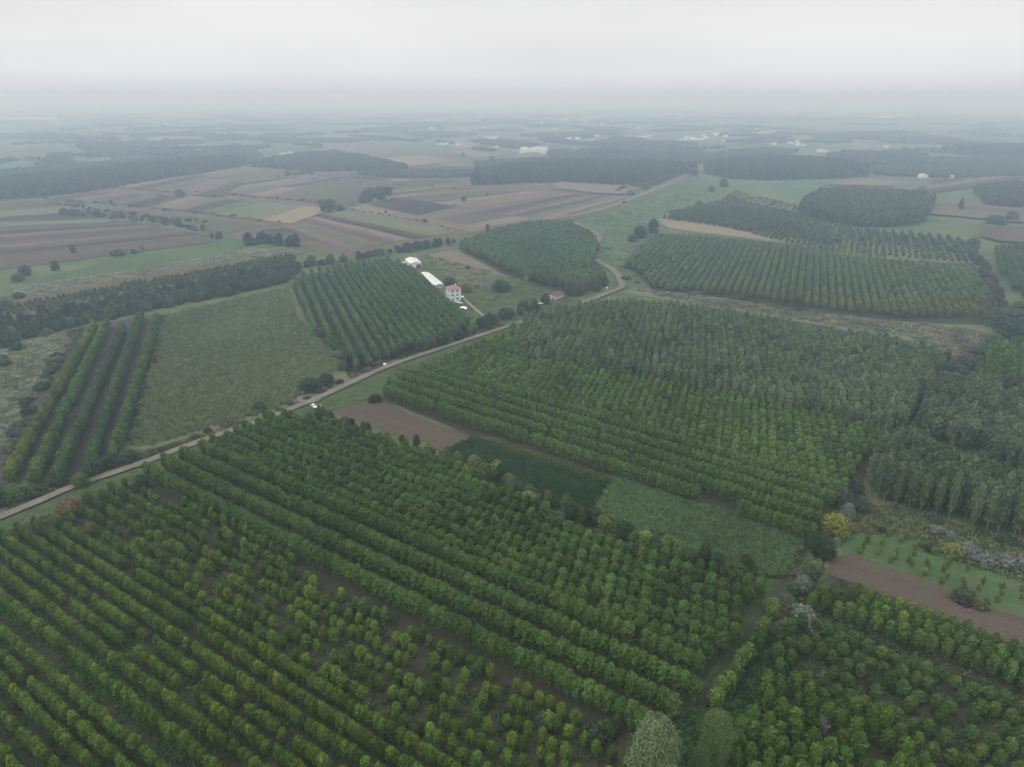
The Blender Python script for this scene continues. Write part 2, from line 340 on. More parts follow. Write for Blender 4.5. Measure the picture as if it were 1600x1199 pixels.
# left middle distance
sheet('green_strip', [(28, 440), (190, 408), (345, 376), (440, 384), (395, 390), (200, 424), (40, 450)], 'green', 30, 5, .4)
sheet('reed_strip', [(30, 448), (200, 423), (395, 388), (480, 396), (400, 406), (180, 438), (10, 470)], 'pale', 30, 3, .5)
sheet('brown_strip', [(-20, 478), (180, 437), (400, 404), (470, 402), (300, 430), (0, 500)], 'rust', 30, 3, .5)
sheet('fallow_field', [(-60, 350), (-60, 318), (100, 300), (290, 268), (480, 262), (740, 285), (1000, 298), (985, 308), (895, 343), (760, 370), (545, 402), (480, 388), (345, 372), (200, 345)], 'brown', 30, 14, .8)
strips((-40, 352), (-60, 318), (90, 303), (200, 340), [('soil', 1), ('olive', 1), ('brown', 1.4), ('green', .6)], 'ploughed_field')
strips((470, 385), (385, 352), (440, 346), (545, 378), [('soil', 1), ('olive', .6), ('dark', 1), ('brown', 1.3)], 'ploughed_field')
strips((-60, 430), (-60, 350), (200, 342), (345, 378), [('soil', 2), ('brown', 2), ('pink', .5), ('brown', 3), ('dark', 1.2), ('brown', 1), ('olive', 1.5)], 'ploughed_field')
strips((340, 372), (90, 333), (170, 326), (400, 352), [('olive', 1), ('brown', 2), ('olive', .8)], 'ploughed_field')
strips((435, 352), (545, 328), (735, 360), (545, 392), [('brown', 2), ('pink', 2), ('dark', .5), ('brown', 1.5), ('pink', 1.5)], 'ploughed_field')
strips((725, 367), (545, 326), (640, 303), (900, 339), [('tan', 1)], 'stubble_field')
strips((765, 361), (575, 322), (620, 309), (855, 345), [('pink', 1), ('dark', 4.5), ('dark', 1)], 'ploughed_field')
strips((850, 346), (618, 309), (760, 297), (985, 308), [('tan', 1.2), ('pink', 1), ('brown', 2), ('tan', 1), ('pink', 1), ('olive', 1), ('pink', 1.6)], 'stubble_field')
strips((735, 297), (430, 278), (560, 268), (740, 284), [('brown', 1.5), ('pink', 1), ('dark', 1), ('pink', 1)], 'ploughed_field')
strips((610, 305), (370, 295), (470, 277), (735, 290), [('olive', 1), ('pink', 1.6), ('olive', .6), ('brown', 1), ('pink', 1)], 'ploughed_field')
strips((540, 322), (330, 301), (390, 289), (590, 306), [('brown', 2), ('pink', 1.3), ('olive', 1)], 'ploughed_field')
strips((455, 352), (225, 323), (300, 308), (520, 328), [('tan', .7), ('olive', 1.8), ('dark', .8), ('olive', 1.4)], 'field')
strips((290, 330), (75, 312), (150, 302), (330, 312), [('tan', 1.4), ('dark', 1.5), ('brown', 1), ('tan', .3), ('soil', 1)], 'ploughed_field')
strips((345, 310), (180, 293), (290, 274), (385, 287), [('soil', 1), ('pink', 1.2), ('olive', .8), ('tan', .5), ('brown', 1), ('tan', .6)], 'ploughed_field')
strips((385, 288), (300, 273), (370, 262), (480, 275), [('pink', 1), ('olive', 1), ('tan', .7)], 'field')
strips((585, 250), (760, 234), (800, 242), (640, 262), [('tan', 1), ('pink', 1), ('olive', .5)], 'stubble_field')
strips((660, 262), (830, 243), (880, 246), (745, 262), [('pink', 1), ('pasture', 1.5)], 'field')
for k, pl in enumerate([[(75, 312), (180, 322), (290, 331), (455, 352)], [(180, 294), (300, 303), (345, 311)], [(330, 302), (455, 313), (545, 323)], [(370, 295), (500, 300), (610, 305)], [(430, 278), (560, 286), (735, 297)], [(290, 272), (385, 288), (480, 276)], [(340, 372), (225, 348), (90, 335)], [(545, 327), (600, 300), (640, 284), (740, 284)], [(0, 352), (120, 345), (200, 342)]]):
    ribbon('hedge_bank', pl, [5, 8, 4, 7][:len(pl)], fmat('rough'), .97)
sheet('fallow_field', [(865, 296), (872, 284), (930, 288), (997, 293), (985, 306), (930, 304)], 'pink', -10, 6)
sheet('stubble_field', [(1078, 268), (1083, 263), (1099, 264), (1098, 268)], 'tan')
sheet('stubble_field', [(1290, 290), (1330, 281), (1405, 285), (1395, 293)], 'pink')
strips((1450, 305), (1455, 285), (1530, 274), (1600, 280), [('soil', 1), ('pink', .7), ('soil', 1)], 'ploughed_field')
strips((1455, 337), (1460, 317), (1620, 330), (1620, 352), [('pink', 1), ('brown', 1)], 'ploughed_field')
sheet('ploughed_field', [(1530, 372), (1535, 355), (1640, 360), (1640, 385), (1560, 380)], 'soil')
sheet('green_field', [(1150, 300), (1165, 285), (1300, 283), (1290, 292), (1250, 320), (1200, 318)], 'pasture')
sheet('fallow_field', [(1140, 305), (1200, 300), (1250, 318), (1245, 335), (1190, 325)], 'olive')
for q, k in (([(220, 216), (275, 213), (282, 219), (225, 221)], 'tan'), ([(530, 214), (560, 210), (585, 211), (575, 217), (520, 221)], 'tan'), ([(10, 232), (70, 222), (85, 228), (15, 238)], 'pink'),
             ([(60, 246), (160, 234), (160, 239), (50, 252)], 'tan'), ([(1165, 222), (1210, 224), (1205, 229), (1160, 227)], 'pasture'), ([(875, 209), (905, 209), (900, 213), (870, 213)], 'tan'),
             ([(1035, 223), (1085, 224), (1080, 229), (1030, 228)], 'tan'), ([(0, 260), (190, 245), (380, 228), (400, 236), (200, 256), (0, 275)], 'pasture')):
    sheet('field', q, k)

ribbon('grass_verge', ROAD[14:], 11, fmat('verge'), .9)
ribbon('dirt_road', ROAD, [4.6] * 13 + [5.4] * 11, dirt, 1.0, 'long straight dirt road crossing the picture diagonally', crown=.06)
for s in (-1, 1):   # worn wheel tracks, paler than the rest of the road
    P = [GP(p) for p in ROAD[:14]]; tr = []
    for i, p in enumerate(P):
        a = Vector(P[max(0, i - 1)]); b = Vector(P[min(len(P) - 1, i + 1)]); d = (b - a).normalized(); tr.append((p[0] - d.y * s * .95, p[1] + d.x * s * .95))
    v = []; f = []
    for i, p in enumerate(tr):
        a = Vector(tr[max(0, i - 1)]); b = Vector(tr[min(len(tr) - 1, i + 1)]); d = (b - a).normalized()
        v += [(p[0] - d.y * .45, p[1] + d.x * .45, 1.075), (p[0] + d.y * .45, p[1] - d.x * .45, 1.075)]
        if i: f.append((2 * i - 2, 2 * i - 1, 2 * i + 1, 2 * i))
    me = bpy.data.meshes.new('wheel_track'); me.from_pydata(v, [], f); me.update()
    if me.polygons[0].normal.z < 0: me.flip_normals()
    tag(link('wheel_track', me, dirt2), None, None, None, 'structure')
ribbon('far_road', FARROAD, 7, dirt2, 1.0, 'pale straight road running up to the far woods', crown=.05)
ribbon('dark_roadside_bank', [(p[0] + 6, p[1] + 4) for p in FARROAD[:-1]], 9, fmat('rust'), .95)
ribbon('yard_drive', [(722, 466), (735, 478), (748, 490), (760, 500)], 3, dirt2, 1.0)
ribbon('farm_track', [(1345, 738), (1300, 795), (1262, 850), (1226, 905), (1196, 950), (1160, 1003), (1118, 1062), (1090, 1108), (1062, 1150)], 2.2, fmat('litter', 50), .3)
ribbon('farm_track', [(1228, 945), (1196, 1000), (1160, 1055), (1128, 1108), (1100, 1160)], 1.8, fmat('soil', 50), .3)
ribbon('side_path', [(468, 622), (480, 632), (500, 624)], [4, 6, 4], dirt, 1.01)

# ------------------------------------------------------------------ tree prototypes
def crown_mesh(name, n, leaf, shape, seed, z0=1.2, z1=8.0, rad=2.0, lumps=9, core=.72, up=.5, sweep=True):
    """a crown: an uneven inner mass and many small leaf sprays gathered in clumps; shape(t) -> radius factor, t 0 bottom .. 1 top"""
    r = random.Random(seed); v = []; f = []
    if core:
        rings, seg = 6, 7
        for i in range(rings + 1):
            t = .04 + .88 * i / rings
            for j in range(seg):
                q = rad * core * shape(t) * r.uniform(.78, 1.12); a = 2 * pi * (j + .5 * (i % 2)) / seg
                v.append((cos(a) * q, sin(a) * q, z0 + (z1 - z0) * (t + r.uniform(-.04, .04))))
        for i in range(rings):
            for j in range(seg):
                k = (j + 1) % seg; f.append((i * seg + j, i * seg + k, (i + 1) * seg + k, (i + 1) * seg + j))
        f.append(tuple(rings * seg + j for j in range(seg)))
        n += len(f)
    wob = lambda a: 1 + .13 * sin(2 * a + seed) + .09 * sin(3 * a + seed * 2.3)
    for k, p in enumerate(v): v[k] = (p[0] * wob(math.atan2(p[1], p[0])), p[1] * wob(math.atan2(p[1], p[0])), p[2])
    cl = []
    for i in range(lumps):
        t = .08 + .84 * (i + r.random()) / lumps; a = i * 2.4 + r.uniform(-.5, .5)
        rr = rad * shape(t) * r.uniform(.5, .86)
        cl.append((cos(a) * rr, sin(a) * rr, z0 + (z1 - z0) * t, rad * (.26 + .16 * shape(t)) * r.uniform(.8, 1.2)))
    cl.append((0, 0, z1 - (z1 - z0) * .10, rad * .36))
    guard = 0
    while len(f) < n and guard < n * 60:
        guard += 1
        if r.random() < .6:
            c = r.choice(cl); d = Vector((r.gauss(0, 1), r.gauss(0, 1), r.gauss(.25, 1))).normalized() * c[3] * r.uniform(.75, 1.0)
            p = Vector((c[0] + d.x, c[1] + d.y, c[2] + d.z * 1.3)); out = d.normalized()
        else:
            t = r.random() ** .85; a = r.uniform(0, 2 * pi); q = rad * shape(t) * r.uniform(.72, 1.0) * wob(a)
            p = Vector((cos(a) * q, sin(a) * q, z0 + (z1 - z0) * t)); out = Vector((cos(a), sin(a), max(0, t - .35) * 2.2)).normalized()
        t = (p.z - z0) / (z1 - z0)
        if t < -.05 or t > 1.03: continue
        if math.hypot(p.x, p.y) > rad * 1.16 * max(.10, shape(min(1, max(0, t)))): continue
        nrm = (out + Vector((r.gauss(0, .33), r.gauss(0, .33), r.gauss(up * .5, .33)))).normalized()
        u = nrm.orthogonal().normalized(); w = nrm.cross(u); an = r.uniform(0, 2 * pi)
        u, w = u * cos(an) + w * sin(an), w * cos(an) - u * sin(an)
        if sweep and r.random() < .75:      # poplar sprays point upward and a little outward
            g = Vector((out.x * .45 + r.gauss(0, .22), out.y * .45 + r.gauss(0, .22), 1)); g -= nrm * g.dot(nrm)
            if g.length > .2: u = g.normalized(); w = nrm.cross(u)
        s = leaf * r.uniform(.6, 1.3); k = len(v)
        v += [tuple(p - u * s * 1.25), tuple(p + w * s * .5), tuple(p + u * s * 1.25), tuple(p - w * s * .5)]
        f.append((k, k + 1, k + 2, k + 3))
    me = bpy.data.meshes.new(name); me.from_pydata(v, [], f); me.update(); me.materials.append(LEAF)
    return me
def trunk_mesh(name, h, r0, seed, mat, limbs=5, z0=.3):
    r = random.Random(seed); m = MB(); p = Vector((0, 0, 0)); pts = [p]
    for i in range(4):
        p = Vector((r.uniform(-.12, .12), r.uniform(-.12, .12), h * (i + 1) / 4 * .93)); pts.append(p)
    for i in range(4): m.tube(pts[i], pts[i + 1], r0 * (1 - i * .23), r0 * (1 - (i + 1) * .23) + .005, 6)
    for i in range(limbs):
        t = z0 + (1 - z0) * .75 * i / limbs; a = i * 2.4
        b = Vector((0, 0, h * t)); m.tube(b, b + Vector((cos(a) * h * .14, sin(a) * h * .14, h * .13)), r0 * .4, r0 * .12, 4)
    me = m.mesh(name); me.materials.append(mat); return me

def prof(*pts):
    def fn(t):
        t = min(1, max(0, t))
        for (a, x), (b, y) in zip(pts, pts[1:]):
            if t <= b: return x + (y - x) * (t - a) / (b - a)
        return pts[-1][1]
    return fn
ovoid = prof((0, .35), (.12, .68), (.3, .92), (.5, 1.0), (.68, .96), (.82, .80), (.92, .55), (1, .16))
roundy = prof((0, .75), (.15, .95), (.35, 1.0), (.55, .98), (.75, .82), (.9, .52), (1, .1))
domed = prof((0, .3), (.12, .66), (.3, .93), (.5, 1.0), (.7, .95), (.84, .80), (.93, .58), (1, .25))
tallp = prof((0, .45), (.15, .75), (.4, .95), (.65, 1.0), (.82, .82), (.93, .5), (1, .12))
bushy = prof((0, .9), (.3, 1.0), (.6, .86), (.82, .58), (1, .1))
def stock(kind):
    out = []
    if kind == 'young':
        for s in range(6): out.append((crown_mesh('young_crown', 400, .36, ovoid, 10 + s, .9, 8.0, 2.0, 9), trunk_mesh('young_trunk', 7, .14, s, BARK)))
    elif kind == 'dome':
        for s in range(6): out.append((crown_mesh('dome_crown', 400, .36, domed, 200 + s, 1.7, 8.0, 2.0, 9, .74, .8), trunk_mesh('dome_trunk', 6.5, .13, s, BARK, 5, .4)))
    elif kind == 'tall':
        for s in range(5): out.append((crown_mesh('tall_crown', 800, .25, tallp, 40 + s, 1.3, 8.0, 1.55, 12), trunk_mesh('tall_trunk', 7.6, .11, s, PALE_BARK, 4, .3)))
    elif kind == 'broad':
        for s in range(5): out.append((crown_mesh('broad_crown', 1100, .36, roundy, 70 + s, .25, 8.0, 4.0, 20, sweep=False), trunk_mesh('broad_trunk', 6, .3, s, BARK, 6)))
    elif kind == 'bush':
        for s in range(4): out.append((crown_mesh('bush_crown', 620, .36, bushy, 90 + s, .1, 4.0, 2.6, 12, sweep=False), trunk_mesh('bush_stem', 2.6, .14, s, BARK, 5, .15)))
    elif kind == 'big':
        for s in range(3): out.append((crown_mesh('large_crown', 15000, .085, ovoid, 120 + s, 1.0, 8.0, 2.6, 60, .6), trunk_mesh('large_trunk', 7.4, .16, s, PALE_BARK, 9)))
    elif kind == 'mass':     # a far tree in a wood
        for s in range(4): out.append((crown_mesh('mass_crown', 80, .8, ovoid, 150 + s, .5, 8.0, 2.1, 6, .85), trunk_mesh('mass_trunk', 6, .12, s, BARK, 2)))
    return out
NOMH = {'young': 8, 'dome': 8, 'tall': 8, 'broad': 8, 'bush': 4, 'big': 8, 'mass': 8}
NOMW = {'young': 4, 'dome': 4, 'tall': 3.2, 'broad': 8, 'bush': 5.2, 'big': 5.2, 'mass': 4.2}
STOCK = {k: stock(k) for k in NOMH}
PROTO = {k: [] for k in NOMH}     # real placed trees, whose meshes the stuff objects reuse

CNT = [0]
def tree(name, x, y, h, w, kind, tint, label, cat='tree', group=None, var=None, z=0.0):
    vi = rnd.randrange(len(STOCK[kind])) if var is None else var
    cm, tm = STOCK[kind][vi]
    s = w / NOMW[kind]
    t = empty(name, (x, y, z), rnd.uniform(0, 2 * pi), (s, s * rnd.uniform(.92, 1.08), h / NOMH[kind]))
    tag(t, label, cat, group)
    a = link('trunk', tm, None, t); b = link('crown', cm, None, t)
    b['tint'] = [float(q) for q in tint]
    CNT[0] += 1
    if not any(p[0] == vi for p in PROTO[kind]): PROTO[kind].append((vi, b, a))
    return t

def vary(c, x, y, amt=.16, yellow=.12):
    amt *= 1.25; yellow *= 1.15
    n = mnoise.noise(Vector((x * .02, y * .02, 5.1))) * .22
    k = max(.5, 1 + n + rnd.gauss(0, amt)); q = max(-.07, rnd.gauss(0, yellow * .8))
    return (c[0] * k * (1 + q * .9), c[1] * k * (1 + q * .25), c[2] * k * (1 - q * .3))

_groups = {}
def gn_group(kind):
    if kind in _groups: return _groups[kind]
    g = bpy.data.node_groups.new('scatter_' + kind, 'GeometryNodeTree')
    g.interface.new_socket('Geometry', in_out='INPUT', socket_type='NodeSocketGeometry')
    g.interface.new_socket('Geometry', in_out='OUTPUT', socket_type='NodeSocketGeometry')
    N = g.nodes.new; L = g.links.new
    gi = N('NodeGroupInput'); go = N('NodeGroupOutput'); J = N('GeometryNodeJoinGeometry')
    srcs = SRC[kind]
    for grp in srcs:
        j2 = N('GeometryNodeJoinGeometry')
        for o in grp:
            oi = N('GeometryNodeObjectInfo'); oi.inputs['Object'].default_value = o; oi.transform_space = 'ORIGINAL'
            L(oi.outputs['Geometry'], j2.inputs[0])
        ti = N('GeometryNodeGeometryToInstance'); L(j2.outputs[0], ti.inputs[0]); L(ti.outputs[0], J.inputs[0])
    ip = N('GeometryNodeInstanceOnPoints'); L(gi.outputs[0], ip.inputs['Points']); L(J.outputs[0], ip.inputs['Instance'])
    ip.inputs['Pick Instance'].default_value = True
    def na(nm, dt):
        a = N('GeometryNodeInputNamedAttribute'); a.data_type = dt; a.inputs['Name'].default_value = nm
        return a.outputs['Attribute']
    L(na('variant', 'INT'), ip.inputs['Instance Index'])
    cx = N('ShaderNodeCombineXYZ'); L(na('turn', 'FLOAT'), cx.inputs[2]); L(cx.outputs[0], ip.inputs['Rotation'])
    L(na('size', 'FLOAT_VECTOR'), ip.inputs['Scale'])
    L(ip.outputs[0], go.inputs[0])
    _groups[kind] = g; return g
SRC = {}
def scatter(name, pts, kind, label, cat=None):
    """pts: (x, y, h, w, tint); ONE stuff object of instances"""
    if not pts: return
    if kind in PROTO and kind not in SRC: SRC[kind] = [(p[1], p[2]) for p in PROTO[kind]]
    nv = len(SRC[kind]); nh, nw = NOMH[kind], NOMW[kind]
    me = bpy.data.meshes.new(name); me.from_pydata([(p[0], p[1], 0) for p in pts], [], []); me.update()
    A = me.attributes
    a = A.new('tint', 'FLOAT_COLOR', 'POINT'); a.data.foreach_set('color', np.array([tuple(p[4]) + (1,) for p in pts], dtype=np.float32).ravel())
    a = A.new('size', 'FLOAT_VECTOR', 'POINT'); a.data.foreach_set('vector', np.array([(p[3] / nw, p[3] / nw, p[2] / nh) for p in pts], dtype=np.float32).ravel())
    a = A.new('turn', 'FLOAT', 'POINT'); a.data.foreach_set('value', np.array([rnd.uniform(0, 6.28) for p in pts], dtype=np.float32))
    a = A.new('variant', 'INT', 'POINT'); a.data.foreach_set('value', np.array([rnd.randrange(nv) for p in pts], dtype=np.int32))
    o = link(name, me); md = o.modifiers.new('scatter', 'NODES'); md.node_group = gn_group(kind)
    tag(o, label, cat, None, 'stuff'); CNT.append((name, len(pts)))
    return o

def inpoly(x, y, P):
    c = False; n = len(P); j = n - 1
    for i in range(n):
        xi, yi = P[i]; xj, yj = P[j]
        if (yi > y) != (yj > y) and x < (xj - xi) * (y - yi) / (yj - yi) + xi: c = not c
        j = i
    return c
def grid(poly, ang, rows, along, jit=.4, miss=0.02, skip=None, off0=0.0, clip=True, reg=True):
    """planting grid inside a polygon of photograph pixels -> list of (x, y, row index)"""
    P = [GP(p) for p in poly]; a = R(ang); ca, sa = cos(a), sin(a)
    off = [-x * sa + y * ca for x, y in P]; al = [x * ca + y * sa for x, y in P]
    out = []
    if isinstance(rows, (list, tuple)): offs = [o for o in rows if min(off) <= o <= max(off)]
    else:
        k0 = math.ceil((min(off) - off0) / rows); k1 = math.floor((max(off) - off0) / rows); offs = [off0 + k * rows for k in range(k0, k1 + 1)]
    for ri, o in enumerate(offs):
        ph = (ri % 2) * along * .5 if reg else rnd.uniform(0, along)
        k = min(al) + ph
        while k < max(al):
            x = k * ca - o * sa + rnd.gauss(0, jit * .4); y = k * sa + o * ca + rnd.gauss(0, jit * .4)
            k += along * (1 if reg else rnd.uniform(.93, 1.07))
            if skip and skip(x, y): continue
            if rnd.random() < miss: continue
            if inpoly(x, y, P) and (not clip or inview(x, y)): out.append((x, y, ri))
    return out

def off_of(px, py, z, ang):
    x, y = G(px, py, z); a = R(ang); return -x * sin(a) + y * cos(a)

# tints (leaf reflectance)
T_YOUNG = (.084, .132, .023); T_MID = (.066, .110, .027); T_DARK = (.036, .068, .026); T_GREY = (.080, .105, .062)
T_PALE = (.12, .17, .075); T_YEL = (.19, .20, .045); T_LIME = (.078, .134, .026); T_SILV = (.15, .17, .13); T_RUST = (.15, .105, .07)

ORD = ['first', 'second', 'third', 'fourth', 'fifth', 'sixth', 'seventh', 'eighth', 'ninth', 'tenth', 'eleventh', 'twelfth', 'thirteenth', 'fourteenth', 'fifteenth', 'sixteenth', 'seventeenth', 'eighteenth', 'nineteenth', 'twentieth',
       'twenty-first', 'twenty-second', 'twenty-third', 'twenty-fourth', 'twenty-fifth', 'twenty-sixth', 'twenty-seventh', 'twenty-eighth', 'twenty-ninth', 'thirtieth']
def plant(cands, limit, name, kind, label_of, group, rest_name, rest_label):
    """cands: (x, y, h, w, tint, row key). The ones that show largest become trees of their own, the rest one stuff object"""
    cands = [c for c in cands]
    cands.sort(key=lambda c: depth(c[0], c[1]) / c[3] ** .5 if inview(c[0], c[1], 3, -4) else 1e9)
    ch = cands[:limit]; lum = lambda c: c[4][0] * .3 + c[4][1] * .6
    rows = {}
    for c in ch: rows.setdefault(c[5], []).append(c)
    for key, rw in rows.items():
        ml = sorted(lum(c) for c in rw); mh = sorted(c[2] for c in rw); n = len(rw)
        xs = sorted(rw, key=lambda c: c[0] / depth(c[0], c[1]))
        for i, c in enumerate(xs):
            a = 'tall' if c[2] >= mh[2 * n // 3] else 'low' if c[2] <= mh[n // 3] else 'middling'
            b = 'bright' if lum(c) >= ml[2 * n // 3] else 'dull' if lum(c) <= ml[n // 3] else 'green'
            q = ['left end', 'left part', 'middle', 'right part', 'right end'][min(4, int(5 * i / n))]
            tree(name, c[0], c[1], c[2], c[3], kind, c[4], label_of(c[5]) % (a + ' ' + b, q), 'tree', group)
    return cands[limit:]

# ================================================================== PLANTATIONS
# A: bottom left, separate rows of young bushy poplars
aA = -34
offsA = sorted(set([off_of(0, y, 5, aA) for y in (830, 857, 887, 924, 978, 1018, 1056, 1108)]))
lo = offsA[0]
while lo > -10: lo -= 5.4; offsA.insert(0, lo)
offsA += [offsA[-1] + 5.2 * i for i in range(1, 6)]
A_poly = [(-120, 880, 4), (0, 830, 4), (65, 806, 4), (85, 808, 4), (150, 848, 4), (240, 903, 4), (325, 956, 4), (437, 1024, 4), (600, 1125, 4), (700, 1188, 4), (800, 1260, 4), (900, 1420, 0), (-200, 1420, 0)]
gapsA = [mnoise.noise]  # gaps come from slow noise along each row
skipA = lambda x, y: mnoise.noise(Vector((x * .09, y * .09, 9.7))) > .47
cA = [(x, y, rnd.gauss(5.9, .4), rnd.gauss(2.75, .22), vary(T_YOUNG, x, y), ('A', r)) for x, y, r in grid(A_poly, aA, offsA, 2.15, .35, .03, skipA, reg=False)]
# B: thinly planted block between A and the tall rows
B_poly = [(85, 800, 4), (165, 752, 4), (225, 764, 0), (400, 844, 0), (560, 940, 0), (700, 1014, 0), (880, 1114, 0), (960, 1160, 0), (1010, 1300, 2), (800, 1250, 4), (700, 1178, 4), (600, 1115, 4), (437, 1014, 4), (325, 946, 4), (150, 838, 4)]
skipB = lambda x, y: mnoise.noise(Vector((x * .11, y * .11, 2.7))) > .46
cB = [(x, y, rnd.gauss(5.6, .6), rnd.gauss(2.9, .3), vary(T_YOUNG, x, y, .16, .16), ('B', r)) for x, y, r in grid(B_poly, aA, 5.0, 3.7, 1.0, .09, skipB, 2.0)]
rowsA = sorted({c[5][1] for c in cA if inview(c[0], c[1], 3, -10)}); rowsB = sorted({c[5][1] for c in cB})
def labA(k):
    if k[0] == 'A':
        i = rowsA.index(k[1]) if k[1] in rowsA else 0
        return '%%s poplar, %%s of the %s row up from the bottom left corner' % ORD[min(i, 29)]
    i = rowsB.index(k[1])
    return '%%s poplar, %%s of the %s row of the gappy block' % ORD[min(i, 29)]
restA = plant(cA + cB, 300, 'young_poplar', 'young', labA, 'young poplars at the lower left', '', '')

# C: the tall dense block, wide rows below and a close grid above
aC = -34.6
o0 = 128.0
C_poly = [(236, 762, 0), (400, 842, 0), (560, 937, 0), (700, 1008, 0), (880, 1105, 0), (985, 1165, 0), (1062, 1118, 4), (1080, 1085, 7), (1102, 1040, 7), (1140, 1000, 7), (1175, 936, 7), (1195, 905, 7), (1150, 885, 8), (1037, 850, 8), (950, 822, 8), (860, 790, 8), (760, 738, 8), (680, 703, 8), (560, 665, 8), (500, 643, 6), (430, 648, 5), (400, 655, 5), (330, 686, 6), (250, 715, 7), (215, 745, 3)]
offsC = [o0 + 8.7 * i for i in range(-3, 4)] + [o0 + 8.7 * 3 + 6.1 * i for i in range(1, 30)]
cut = o0 + 8.7 * 3.3
cC = []
for x, y, r in grid(C_poly, aC, offsC[:7], 3.05, .4, .01, reg=False) + grid(C_poly, aC, offsC[7:], 4.05, .3, .01):
    o = -x * sin(R(aC)) + y * cos(R(aC)); near = o < cut
    cC.append((x, y, rnd.gauss(9.2 if near else 8.4, .28 if near else .4), rnd.gauss(4.2 if near else 4.1, .2), vary(T_MID, x, y, .09 if near else .13, .10), ('C', round((o - o0) / 8.7) if near else 4 + int((o - cut) / 6.1))))
kC = sorted({c[5][1] for c in cC if inview(c[0], c[1], 3, -10)})
labC = lambda k: '%%s poplar, %%s of the %s row above the gappy block' % ORD[min(kC.index(k[1]) if k[1] in kC else 0, 29)]
restC = plant(cC, 300, 'poplar', 'dome', labC, 'poplars of the dense central block', '', '')

# D: the plantation behind the brown field: wide rows in front, grid behind
aD = -37
D_poly = [(595, 630, 0), (700, 668, 0), (735, 684, 0), (960, 750, 0), (1130, 803, 0), (1256, 852, 0), (1280, 820, 9), (1310, 762, 9), (1345, 712, 9), (1395, 652, 9), (1300, 634, 9), (1150, 602, 9), (1000, 568, 9), (820, 535, 9), (795, 525, 4), (740, 543, 4), (690, 562, 4), (625, 588, 4), (600, 605, 5)]
od = off_of(1000, 764, 0, aD) + 2
offsD = [od + 9.4 * i for i in range(0, 5)] + [od + 9.4 * 4 + 5.9 * i for i in range(1, 50)]
cD = []
for x, y, r in [(x, y, -1) for x, y, r in grid(D_poly, aD, offsD[:5], 2.6, .25, .02, reg=False)] + grid(D_poly, aD, offsD[5:], 4.1, .45, .02):
    if r < 0: cD.append((x, y, rnd.gauss(8.8, .22), rnd.gauss(3.9, .2), vary((.090, .144, .038), x, y, .07, .07), r))
    else: cD.append((x, y, rnd.gauss(8.4, .4), rnd.gauss(4.1, .25), vary((.094, .150, .040), x, y, .14, .10), r))
# D3: taller, greyer block behind
D3_poly = [(820, 540, 14), (1000, 572, 12), (1150, 606, 12), (1300, 640, 12), (1390, 655, 12), (1415, 640, 15), (1450, 590, 15), (1488, 548, 15), (1440, 527, 15), (1300, 507, 15), (1200, 490, 15), (1100, 476, 15), (1010, 464, 15), (960, 463, 15), (900, 474, 12), (830, 490, 12), (800, 508, 12)]
cD3 = [(x, y, rnd.gauss(14.5, .9), rnd.gauss(4.9, .4), vary((.106, .146, .076), x, y, .14, .10), 0) for x, y, r in grid(D3_poly, aD, 5.4, 4.6, .7, .03)]

# K: bottom right
aK = -36
strip0, strip1 = off_of(1295, 975, 0, aK) - 3.5, off_of(1295, 975, 0, aK) + 3
K_poly = [(1265, 925, 6), (1290, 910, 6), (1330, 914, 6), (1400, 934, 6), (1480, 960, 6), (1560, 990, 6), (1620, 1012, 6), (1750, 1060, 6), (1800, 1400, 0), (1120, 1400, 0), (1150, 1150, 5), (1195, 1060, 5), (1215, 1000, 5), (1240, 945, 5)]
K3 = [GP(p) for p in [(1110, 1330, 0), (1140, 1130, 6), (1190, 1060, 6), (1240, 1050, 6), (1300, 1090, 6), (1390, 1110, 6), (1450, 1180, 6), (1500, 1330, 6)]]
cK = []
for x, y, r in grid(K_poly, aK, 5.6, 3.7, .8, .04, lambda x, y: strip0 < -x * sin(R(aK)) + y * cos(R(aK)) < strip1):
    o = -x * sin(R(aK)) + y * cos(R(aK))
    if inpoly(x, y, K3): cK.append((x, y, rnd.gauss(8.4, .8), rnd.gauss(3.7, .4), vary(T_LIME, x, y, .13, .14), ('K3', 0)))
    elif o > strip1: cK.append((x, y, rnd.gauss(7.6, .5), rnd.gauss(3.7, .25), vary((.078, .122, .030), x, y, .13, .14), ('K1', int((o - strip1) / 6.1))))
    else:
        if rnd.random() < .1: continue
        cK.append((x, y, rnd.gauss(5.4, .7), rnd.gauss(3.3, .4), vary((.068, .108, .028), x, y, .14, .14), ('K2', int((strip0 - o) / 6.1))))
def labK(k):
    if k[0] == 'K3': return '%s yellow-leaved poplar, %s of the crowded bottom right clump'
    if k[0] == 'K1': return '%%s poplar, %%s of the %s row beyond the lower right bare strip' % ORD[min(k[1], 29)]
    return '%%s small poplar, %%s of the %s row below the lower right bare strip' % ORD[min(k[1], 29)]
restK = plant(cK, 300, 'light_green_poplar', 'young', labK, 'light green poplars at the lower right', '', '')

